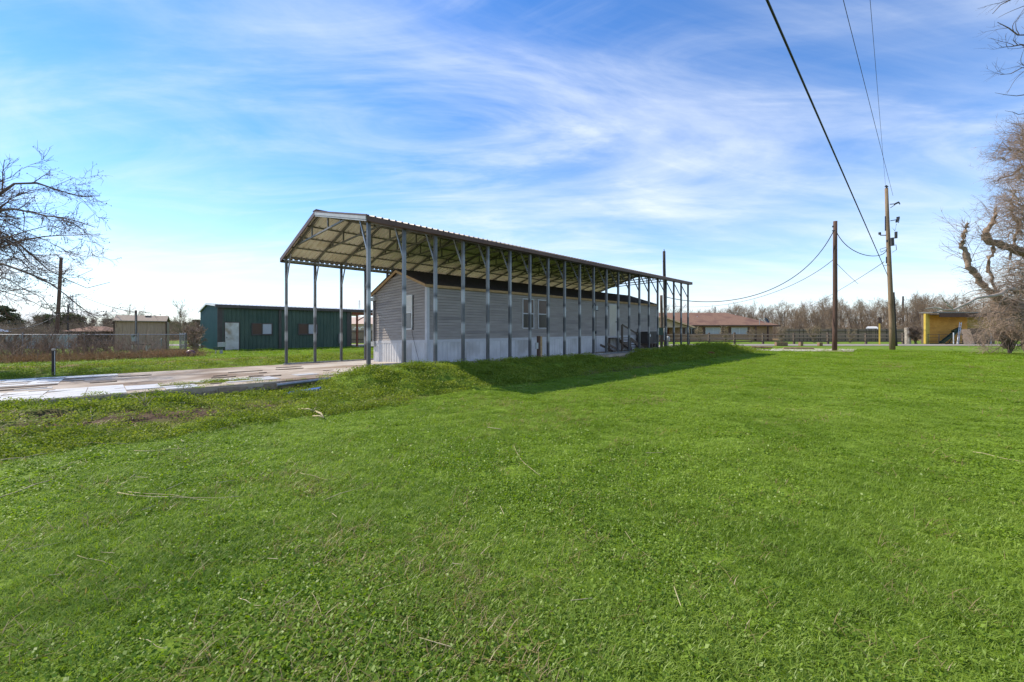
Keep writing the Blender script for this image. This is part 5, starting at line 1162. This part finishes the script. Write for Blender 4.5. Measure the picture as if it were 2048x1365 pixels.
def place_tree(name, meshes, p, s, rotz, label, group, cat='tree'):
    t = root(name, p, label, cat, group); t.scale = (s * 1.0, s, s); t.rotation_euler.z = rotz
    for nm, m in zip(('trunk', 'crown'), meshes):
        o = link(nm, m, t)
        if nm == 'crown': o['kind'] = 'stuff'
    return t
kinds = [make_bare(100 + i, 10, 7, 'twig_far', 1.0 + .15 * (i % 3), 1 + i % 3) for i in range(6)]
rg = np.random.default_rng(5)
row = 0
for Y, hh, step, x0, x1 in ((82, .58, 3.8, 46, 104), (92, .68, 4.0, 24, 112), (102, .78, 4.4, 22, 126), (114, .90, 5.0, 26, 140), (132, 1.06, 5.6, 30, 162)):
    x = x0
    while x < x1:
        px = 1024 + FPX * x / Y; g = 1.0
        if px < 1460: g = .80
        if px > 1600: g = 1.0 + .22 * min(1, (px - 1600) / 250)
        y_ = Y + rg.uniform(-4, 4)
        place_tree('bare_tree', kinds[rg.integers(6)], (x + rg.uniform(-1.5, 1.5), y_, .45), hh * g * rg.uniform(.82, 1.12), rg.uniform(0, 6.28), 'bare brown winter tree in the wood beyond the houses at right', 'bare trees of the wood at right')
        x += step * rg.uniform(.75, 1.25)
# undergrowth of the wood
rg = np.random.default_rng(6); nn = 15000
bx_ = rg.uniform(22, 165, nn); by_ = rg.uniform(80, 135, nn); sel = (bx_ / by_ > .36); bx_, by_ = bx_[sel], by_[sel]; nn = len(bx_)
d = rg.normal(size=(nn, 3)); d[:, 2] = np.abs(d[:, 2]) + .7; d = unit(d); Ls = rg.uniform(1.5, 5.2, nn)
P = np.stack([np.stack([bx_, by_, np.full(nn, .4)], 1) + d * (Ls * t)[:, None] + rg.normal(size=(nn, 3)) * .22 for t in np.linspace(0, 1, 5)], 1); Rd = np.linspace(.035, .015, 5)[None].repeat(nn, 0)
S1 = sprout(rg, P, Rd, 5, 1.3, .5, .7, .1, .14, 4, .6, .3, rmin=.016)
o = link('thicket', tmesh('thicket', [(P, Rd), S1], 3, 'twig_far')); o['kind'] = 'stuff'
# trees seen past the far end of the carport and left of it
for px, Y, s, lab in ((1346, 90, .75, 'small bare tree showing between the last carport posts'), (1200, 100, .6, 'bare tree low behind the mobile home'), (1480, 82, .72, 'bare tree behind the ridge of the brown roofed house'), (1415, 84, .6, 'bare tree behind the middle of the brown roof')):
    place_tree('bare_tree', kinds[int(px) % 6], (at(px, 680, Y)[0], Y, .4), s, px, lab, None)
# bare shrubs along the rail fence
shr = [make_bare(300 + i, 2.2, 2.4, 'twig_far', .8, 5, .035) for i in range(2)]
for i, (px, Y, s, lab) in enumerate(((1398, 57, .95, 'bare shrub in front of the house, leftmost behind the rail fence'), (1452, 56, 1.0, 'bare shrub below the left house window'), (1503, 56, .9, 'bare shrub below the right house window'), (1562, 55, .95, 'bare shrub behind the rail fence at the house corner'), (1627, 54, 1.05, 'spreading bare shrub left of the dark utility pole'), (1703, 54, .8, 'small bare shrub behind the rail fence right of the dark pole'))):
    place_tree('bare_shrub', shr[i % 2], (at(px, 690, Y)[0], Y, .32), s, i * 1.7, lab, 'bare shrubs behind the rail fence', 'shrub')
place_tree('vine_bush', make_bare(321, 2.6, 2.0, 'twig', 1.3, 6, .04), (at(1829, 690, 50.2)[0], 50.2, .3), .85, 0, 'dark tangled bush by the stump at the yellow shed', None, 'bush')
place_tree('brush_heap', make_bare(322, 2.4, 3.0, 'twig_red', 1.5, 8, .05), (at(2030, 700, 28)[0], 28.2, H(at(2030, 700, 28)[0], 28.2)), .8, 1, 'tangled brush heap at the foot of the gnarled tree', None, 'bush')

# ------------------------------------------------------------------ evergreens and bare trees on the far left
def leaf_crown(seed, clumps, per, size, mat):
    rg = np.random.default_rng(seed); P = []
    for c, r in clumps:
        q = rg.normal(size=(per, 3)); q = unit(q) * (rg.random((per, 1)) ** .45) * np.array([1, 1, .75]) * r + np.array(c); P.append(q)
    P = np.concatenate(P); n = len(P); a = unit(rg.normal(size=(n, 3))); b = unit(np.cross(a, rg.normal(size=(n, 3)))); s = size * rg.uniform(.6, 1.4, (n, 1))
    V = np.stack([P - a * s - b * s * .5, P + a * s - b * s * .5, P + a * s + b * s * .5, P - a * s + b * s * .5], 1).reshape(-1, 3)
    return fastmesh('crown', V, np.arange(n * 4).reshape(-1, 4), mat)
def make_ever(seed, h, wd, mat, nb=16, low=.35):
    rg = np.random.default_rng(seed); T0 = limb_batch([([(0, 0, -.2), (.1, 0, h * .4), (-.1, .1, h * .9)], .2, .05)], 8, .05, rg)
    cl = []
    for k in range(nb):
        t = low + (1 - low) * rg.random() ** .8; rr = wd * (1.05 - .75 * abs(t - .62) / .6) * rg.uniform(.35, 1); a = rg.uniform(0, 6.28); cl.append(((rr * math.cos(a), rr * math.sin(a), h * t), wd * rg.uniform(.25, .48)))
    lb = limb_batch([([(0, 0, c[2] * .85), (c[0] * .6, c[1] * .6, c[2] * .95), c], .07, .02) for c, _ in cl], 8)
    return tmesh('trunk', [T0, lb], 5, 'bark'), leaf_crown(seed, cl, 170, .16, mat)
ev = [make_ever(41, 9, 2.8, 'pine_leaf', 34, .4), make_ever(42, 8, 3.0, 'oak_leaf', 40, .2), make_ever(43, 9, 2.4, 'pine_leaf', 30, .45)]
for i, (px, Y, k, s, lab) in enumerate(((8, 92, 0, .92, 'dark pine at the far left edge'), (36, 95, 1, .60, 'low rounded evergreen next to the far left pine'), (92, 98, 1, .82, 'evergreen left of the leaning pole'), (108, 104, 0, .66, 'pine hidden half behind the leaning pole'), (133, 92, 1, .85, 'broad green tree right of the leaning pole'), (148, 96, 1, .8, 'rounded green tree furthest right of the leaning pole'), (218, 104, 2, .62, 'small pine left of the tan shed'), (246, 110, 0, .6, 'pine behind the roof of the tan shed'), (338, 108, 2, .56, 'pine just right of the tan shed'), (352, 104, 0, .52, 'small dark pine between the shed and the green building'), (375, 96, 1, .55, 'rounded tree left of the green building'), (392, 110, 2, .62, 'pine next to the green building wall'))):
    place_tree('evergreen_tree', ev[k], (at(px, 680, Y)[0], Y, .4), s * .86, i * 1.3, lab, 'evergreen trees beyond the shed')
rg = np.random.default_rng(8); px = -20
while px < 405:
    Y = rg.uniform(78, 112); place_tree('bare_tree', kinds[rg.integers(6)], (at(px, 680, Y)[0], Y, .4), rg.uniform(.34, .62) * (1.1 if 330 < px < 400 else 1), rg.uniform(0, 6), 'bare winter tree among the evergreens beyond the shed at left', 'bare trees at left'); px += rg.uniform(9, 19)
place_tree('bare_tree', kinds[1], (at(270, 680, 70)[0], 70, .4), .56, 2, 'bare tree with fan of twigs behind the tan shed roof', None)
place_tree('bare_tree', kinds[3], (at(360, 680, 62)[0], 62, .4), .62, 4, 'slim bare tree between the tan shed and the green building', None)
# dead brush along the chain link fence
rg = np.random.default_rng(9); nn = 3200
by_ = rg.uniform(66, 100, nn); bx_ = (rg.uniform(-30, 402, nn) - 1024) / FPX * by_
d = rg.normal(size=(nn, 3)); d[:, 2] = np.abs(d[:, 2]) + .8; d = unit(d); Ls = rg.uniform(1.2, 4.0, nn)
P = np.stack([np.stack([bx_, by_, np.full(nn, .38)], 1) + d * (Ls * t)[:, None] + rg.normal(size=(nn, 3)) * .18 for t in np.linspace(0, 1, 5)], 1); Rd = np.linspace(.035, .015, 5)[None].repeat(nn, 0)
S1 = sprout(rg, P, Rd, 5, 1.1, .5, .7, .1, .14, 4, .6, .3, rmin=.015)
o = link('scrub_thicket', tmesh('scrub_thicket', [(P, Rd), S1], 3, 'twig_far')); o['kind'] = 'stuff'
def weed_band(pts, n, hmin, hmax, mat, name, spread=1.0, r=.006):
    pts = np.array(pts); i = rg.integers(0, len(pts) - 1, n); t = rg.random((n, 1)); b = pts[i] * (1 - t) + pts[i + 1] * t + rg.normal(size=(n, 2)) * spread * np.array([1, .6])
    z = height(b[:, 0], b[:, 1]); d = rg.normal(size=(n, 3)) * .45; d[:, 2] = 1; d = unit(d); Ls = rg.uniform(hmin, hmax, n)
    s = np.column_stack([b, z]); P = np.stack([s + d * (Ls * q)[:, None] + rg.normal(size=(n, 3)) * .05 * q for q in np.linspace(0, 1, 5)], 1); Rd = np.linspace(r, r * .5, 5)[None].repeat(n, 0)
    S = sprout(rg, P, Rd, 3, .28 * hmax, .5, .7, .1, .15, 4, .7, .3, rmin=r * .6)
    o = link(name, tmesh(name, [(P, Rd), S], 3, mat)); o['kind'] = 'stuff'
weed_band([(-27, 19.5), (-23, 21.5), (-21.2, 24.6), (-20.6, 25.6)], 5200, .12, .55, 'weed_dry', 'dry_weeds', .75, .006)
weed_band([(-29, 19), (-25, 21.3), (-22, 24.6)], 620, .6, 1.8, 'twig_red', 'dead_brush', .9, .010)
weed_band([(-31, 21), (-27, 23)], 300, .8, 2.0, 'twig_red', 'dead_scrub', 1.1, .012)
for i, (px, Y, s, lab) in enumerate(((160, 23.5, .52, 'bare sapling in front of the dark board fence'), (180, 23.2, .6, 'reddish bare shrub clump at the chain link fence'), (206, 24.0, .46, 'bare shrub left of the tan shed corner'), (90, 22.5, .7, 'bare bush behind the short post at left'), (30, 22, .75, 'tangled bare bush at the left edge below the tree'))):
    x = at(px, 700, Y)[0]; place_tree('bare_bush', shr[i % 2], (x, Y, H(x, Y)), s, i * 2.1, lab, None, 'bush')
pile = make_bare(331, 2.2, 3.5, 'twig_red', 1.5, 8, .04); x, Y = at(388, 705, 30)[0], 30.0; place_tree('brush_pile', pile, (x, Y, H(x, Y)), .82, 0, 'pile of cut brush against the left end of the green building', None, 'brush pile')

# ------------------------------------------------------------------ turf
def leaf_proto(name, seed, n, rad, hlo, hhi, slo, shi, tilt, mat):
    rg = np.random.default_rng(seed); q = rg.random((n, 1)) ** .5 * rad; a = rg.uniform(0, 6.28, (n, 1))
    P = np.concatenate([q * np.cos(a), q * np.sin(a), rg.uniform(hlo, hhi, (n, 1))], 1)
    nrm = unit(np.concatenate([rg.normal(size=(n, 2)) * tilt, np.ones((n, 1))], 1)); t = unit(np.cross(nrm, rg.normal(size=(n, 3)))); b = np.cross(nrm, t); s = rg.uniform(slo, shi, (n, 1))
    V = np.stack([P - t * s, P - b * s * .62 + nrm * s * .12, P + t * s, P + b * s * .62 + nrm * s * .12], 1).reshape(-1, 3)
    return bpy.data.objects.new(name, fastmesh(name, V, np.arange(4 * n).reshape(-1, 4), mat))
def blade_proto(name, seed, n, rad, h, wd, lean, mat):
    rg = np.random.default_rng(seed); q = rg.random((n, 1)) ** .5 * rad; a = rg.uniform(0, 6.28, (n, 1))
    P = np.concatenate([q * np.cos(a), q * np.sin(a), np.zeros((n, 1))], 1); hh = h * rg.uniform(.55, 1.25, (n, 1)); b = rg.uniform(0, 6.28, (n, 1))
    dr = np.concatenate([np.cos(b), np.sin(b), np.zeros((n, 1))], 1); sd = np.concatenate([-np.sin(b), np.cos(b), np.zeros((n, 1))], 1) * wd; up = np.array([[0, 0, 1.]]); l = lean * rg.uniform(.3, 1.5, (n, 1))
    M1 = P + up * hh * .6 + dr * hh * l * .4; T = P + up * hh * .92 + dr * hh * l
    V = np.stack([P - sd, P + sd, M1 + sd * .8, M1 - sd * .8, T + sd * .15, T - sd * .15], 1).reshape(-1, 3); i = np.arange(n)[:, None] * 6
    return bpy.data.objects.new(name, fastmesh(name, V, np.concatenate([i + [[0, 1, 2, 3]], i + [[3, 2, 4, 5]]]), mat))
def scatter(name, P, rot, scl, pick, protos, label=None):
    me = bpy.data.meshes.new(name); me.vertices.add(len(P)); me.vertices.foreach_set('co', P.astype(np.float32).ravel())
    for nm, ty, dat, key in (('rot', 'FLOAT_VECTOR', rot, 'vector'), ('scl', 'FLOAT_VECTOR', scl, 'vector'), ('pick', 'INT', pick, 'value')):
        a = me.attributes.new(nm, ty, 'POINT'); a.data.foreach_set(key, dat.astype(np.int32 if ty == 'INT' else np.float32).ravel())
    o = link(name, me); o['kind'] = 'stuff'
    if label: o['label'] = label
    g = bpy.data.node_groups.new(name, 'GeometryNodeTree'); g.interface.new_socket('Geometry', in_out='INPUT', socket_type='NodeSocketGeometry'); g.interface.new_socket('Geometry', in_out='OUTPUT', socket_type='NodeSocketGeometry')
    n = g.nodes.new; lk = g.links.new
    gi, go = n('NodeGroupInput'), n('NodeGroupOutput'); ip = n('GeometryNodeInstanceOnPoints'); gti = n('GeometryNodeGeometryToInstance')
    for p_ in reversed(protos):
        oi = n('GeometryNodeObjectInfo'); oi.inputs['Object'].default_value = p_; lk(oi.outputs['Geometry'], gti.inputs[0])
    def named(nm, ty):
        a = n('GeometryNodeInputNamedAttribute'); a.data_type = ty; a.inputs['Name'].default_value = nm; return a.outputs[0]
    e = n('FunctionNodeEulerToRotation'); lk(named('rot', 'FLOAT_VECTOR'), e.inputs[0])
    lk(gi.outputs[0], ip.inputs['Points']); lk(gti.outputs[0], ip.inputs['Instance']); ip.inputs['Pick Instance'].default_value = True
    lk(named('pick', 'INT'), ip.inputs['Instance Index']); lk(e.outputs[0], ip.inputs['Rotation']); lk(named('scl', 'FLOAT_VECTOR'), ip.inputs['Scale']); lk(ip.outputs[0], go.inputs[0])
    m = o.modifiers.new('scatter', 'NODES'); m.node_group = g
    return o
PRO = [leaf_proto('clover_tuft', 1, 30, .085, .006, .034, .008, .0135, .55, 'lawn_leaf'), leaf_proto('clover_tuft_b', 2, 34, .09, .004, .028, .006, .011, .6, 'lawn_leaf'),
       blade_proto('blade_tuft', 3, 44, .085, .032, .002, 1.1, 'lawn_blade'), blade_proto('blade_tuft_b', 4, 40, .085, .024, .0019, 1.4, 'lawn_blade'),
       leaf_proto('weed_tuft', 5, 70, .12, .005, .075, .008, .015, .8, 'weed_leaf'), blade_proto('straw_tuft', 6, 14, .09, .05, .002, 1.6, 'straw_leaf')]
rg = np.random.default_rng(77)
def ring(n, r0, r1, pw, a0=-60, a1=60):
    # radius density ~ r * r^-pw
    k = 2 - pw; q = rg.random(n); r = (r0 ** k + q * (r1 ** k - r0 ** k)) ** (1 / k); a = np.radians(rg.uniform(a0, a1, n)); return r * np.sin(a), r * np.cos(a), r
parts_ = [ring(7500, 1.1, 4, 0), ring(62000, 4, 46, 1.45), ring(5000, .2, 2.5, 0, -180, 180)]
X, Yg, Rr = [np.concatenate([q[i] for q in parts_]) for i in range(3)]
u_, v_ = uv(X, Yg); d_ = -.66 - v_; onslab = (v_ > -.66) & (v_ < 8.42) & (u_ > -18.2) & (u_ < 25.4)
road_ = ((Yg > 43.0) & (Yg < 48.8)) | ((X > 11.3) & (X < 21.7) & (Yg > 32.4) & (Yg < 43.2))
dirt = dirt_at(X, Yg); lit = litter_at(X, Yg)
keep = ~onslab & ~road_ & (rg.random(len(X)) > dirt * .8) & (rg.random(len(X)) > lit * .85) & ~((v_ > 8.4) & (v_ < 13) & (lumps(X, Yg, .37) + rg.normal(size=len(X)) * .5 < -.35))
X, Yg, Rr, dirt, d_, u_, v_ = [q[keep] for q in (X, Yg, Rr, dirt, d_, u_, v_)]
n = len(X); Z = height(X, Yg)
berm_ = ((d_ > 0) & (d_ < 2.9) & (u_ > -2.5) & (u_ < 30)) | ((d_ > 0) & (d_ < 3.4) & (u_ <= -1)) | ((v_ > 8.3) & (v_ < 13))
patch = lumps(X, Yg, 1.7) + rg.normal(size=n) * .45
pick = np.where(patch > .1, rg.integers(0, 2, n), rg.integers(2, 4, n))
pick = np.where(berm_ & (rg.random(n) < .7), 4, pick)
pick = np.where(rg.random(n) < .02 + .25 * (dirt > .3) + .10 * (lumps(X, Yg, 3.1) > .5), 5, pick)
s = np.maximum(1, (Rr / 4) ** .62) * rg.uniform(.75, 1.3, n) * np.where(pick == 4, np.where(v_ > 8, .62, .8), 1)
scl = np.stack([s, s, s * np.where(pick == 4, 1, np.clip(5 / Rr, .45, 1)) * rg.uniform(.7, 1.2, n)], 1)
rot = np.stack([rg.normal(size=n) * .1, rg.normal(size=n) * .1, rg.uniform(0, 6.28, n)], 1)
scatter('lawn_grass', np.stack([X, Yg, Z - .004], 1), rot, scl, pick, PRO)
# weeds sprouting on the slab
rg = np.random.default_rng(78); n = 260; uu = np.concatenate([rg.normal(-3.9, .45, n // 2), rg.uniform(-9, 0, n // 2)]); vv = np.concatenate([rg.normal(.55, .18, n // 2), rg.choice([-.6, 8.3], n // 2) + rg.normal(size=n // 2) * .07])
P = np.array([Wf(a, b, .004) for a, b in zip(uu, vv)]); s = rg.uniform(.5, 1.2, n)
scatter('slab_weeds', P, np.stack([np.zeros(n), np.zeros(n), rg.uniform(0, 6.28, n)], 1), np.stack([s, s, s], 1), rg.choice([2, 4, 5], n), PRO)

# dry reed stalks lying on the lawn
rg = np.random.default_rng(79)
stalks = [((0, 1003), (106, 965), .013, 'thick pale reed lying at the left edge of the lawn'), ((235, 992), (480, 999), .008, 'long straight pale reed across the left lawn'), ((100, 894), (257, 892), .011, 'long dry reed below the dirt strip at left'),
          ((0, 926), (96, 911), .011, 'dry reed at the left edge below the dirt strip'), ((268, 907), (375, 900), .008, 'dry reed right of the long one below the dirt strip'), ((1028, 896), (1080, 957), .007, 'thin curved reed in the middle of the lawn'),
          ((645, 1006), (742, 972), .006, 'thin reed pointing to the slab in the lawn left of centre'), ((600, 950), (665, 966), .006, 'short thin reed left of the lawn centre'), ((1098, 1160), (1134, 1196), 0.0028, 'short pale straw below the lawn centre'),
          ((622, 1190), (656, 1272), 0.0033, 'curved pale straw in the near lawn'), ((279, 1284), (330, 1309), 0.0033, 'short pale straw near the bottom left'), ((155, 1118), (250, 1146), 0.0028, 'faint straw in the near left lawn'),
          ((478, 1203), (526, 1222), 0.0039, 'short thick straw left of the curved straw'), ((1250, 1070), (1322, 1140), 0.0022, 'fine straw in the near lawn right of centre'), ((1946, 908), (2050, 931), .007, 'pale reed at the right edge of the lawn'),
          ((94, 848), (135, 828), .010, 'short reed slanting on the dirt strip'), ((184, 842), (217, 806), .009, 'reed leaning up the rough slope by the slab'), ((255, 990), (420, 1008), .006, 'thin reed lying just below the long straight one'), ((756, 1187), (832, 1163), 0.0028, 'fine straw right of the curved straw in the near lawn'), ((968, 1238), (930, 1300), 0.0022, 'fine dark straw near the bottom centre')]
def stalk(a, b, r, label, bend):
    r *= .62; bend *= .45
    a = np.array(gp(*a)); b = np.array(gp(*b)); pr = np.array([-(b - a)[1], (b - a)[0], 0]) * bend; pts = []
    for t in np.linspace(0, 1, 7):
        q = a + (b - a) * t + pr * 4 * t * (1 - t); q[2] = H(q[0], q[1]) + .022 + r + .006 * math.sin(9 * t + q[0]); pts.append(tuple(q))
    mb = MB(); mb.tube(pts, [r * (1 - .5 * t) for t in np.linspace(0, 1, 7)], 6); solo('reed_stalk', mb, 'dry_stalk', pts[0], label, 'reed', 'dry reeds on the lawn', True)
for a, b, r, lb in stalks: stalk(a, b, r, lb, rg.uniform(-.12, .12))
n = 0
while n < 30:
    px, py = rg.uniform(0, 460), rg.uniform(800, 1000)
    if rg.random() < .35: px, py = rg.uniform(0, 1500), rg.uniform(860, 1340)
    p = gp(px, py); uq, vq = uv(p[0], p[1])
    if vq > -.8: continue
    L_ = rg.uniform(.03, .10) * max(1, p[1] / 3.5); a = rg.uniform(0, 3.14); c, s_ = math.cos(a) * L_, math.sin(a) * L_; pts = [(p[0] + c * t, p[1] + s_ * t, H(p[0] + c * t, p[1] + s_ * t) + .035) for t in (-1, 0, 1)]
    mb = MB(); mb.tube(pts, rg.uniform(.0012, .0022) * max(1, p[1] / 2.2), 5); solo('straw_bit', mb, 'dry_stalk', p, 'small broken piece of dry straw scattered on the turf', 'straw', 'bits of straw on the turf'); n += 1
# pale dead stem heap beside the berm
q = np.array(gp(628, 836)); ds = root('dead_stem', tuple(q), 'pale forked dead plant stem lying at the foot of the berm', 'dead plant')
for a, b, r in (((597, 824), (628, 828), .022), ((628, 828), (632, 812), .018), ((630, 828), (648, 843), .02), ((626, 838), (646, 842), .014), ((628, 812), (636, 806), .012)):
    a, b = np.array(gp(*a)), np.array(gp(*b)); m = (a + b) / 2 + np.array([.03, 0, .07]); mb = MB(); mb.tube([tuple(a + [0, 0, .05]), tuple(m), tuple(b + [0, 0, .06])], [r, r * .9, r * .4], 6); part('stem', mb, 'dry_stalk', ds, True)
q = np.array(gp(290, 815)); ds = root('dry_weed', tuple(q), 'dry branching weed standing at the slab edge', 'weed')
for k in range(9):
    a = rg.uniform(0, 6.28); r0 = rg.uniform(.1, .45); mb = MB(); mb.tube([tuple(q), tuple(q + [r0 * .4 * math.cos(a), r0 * .4 * math.sin(a), .18]), tuple(q + [r0 * math.cos(a), r0 * math.sin(a), rg.uniform(.1, .5)])], [.009, .006, .003], 5); part('stem', mb, 'dry_stalk', ds)
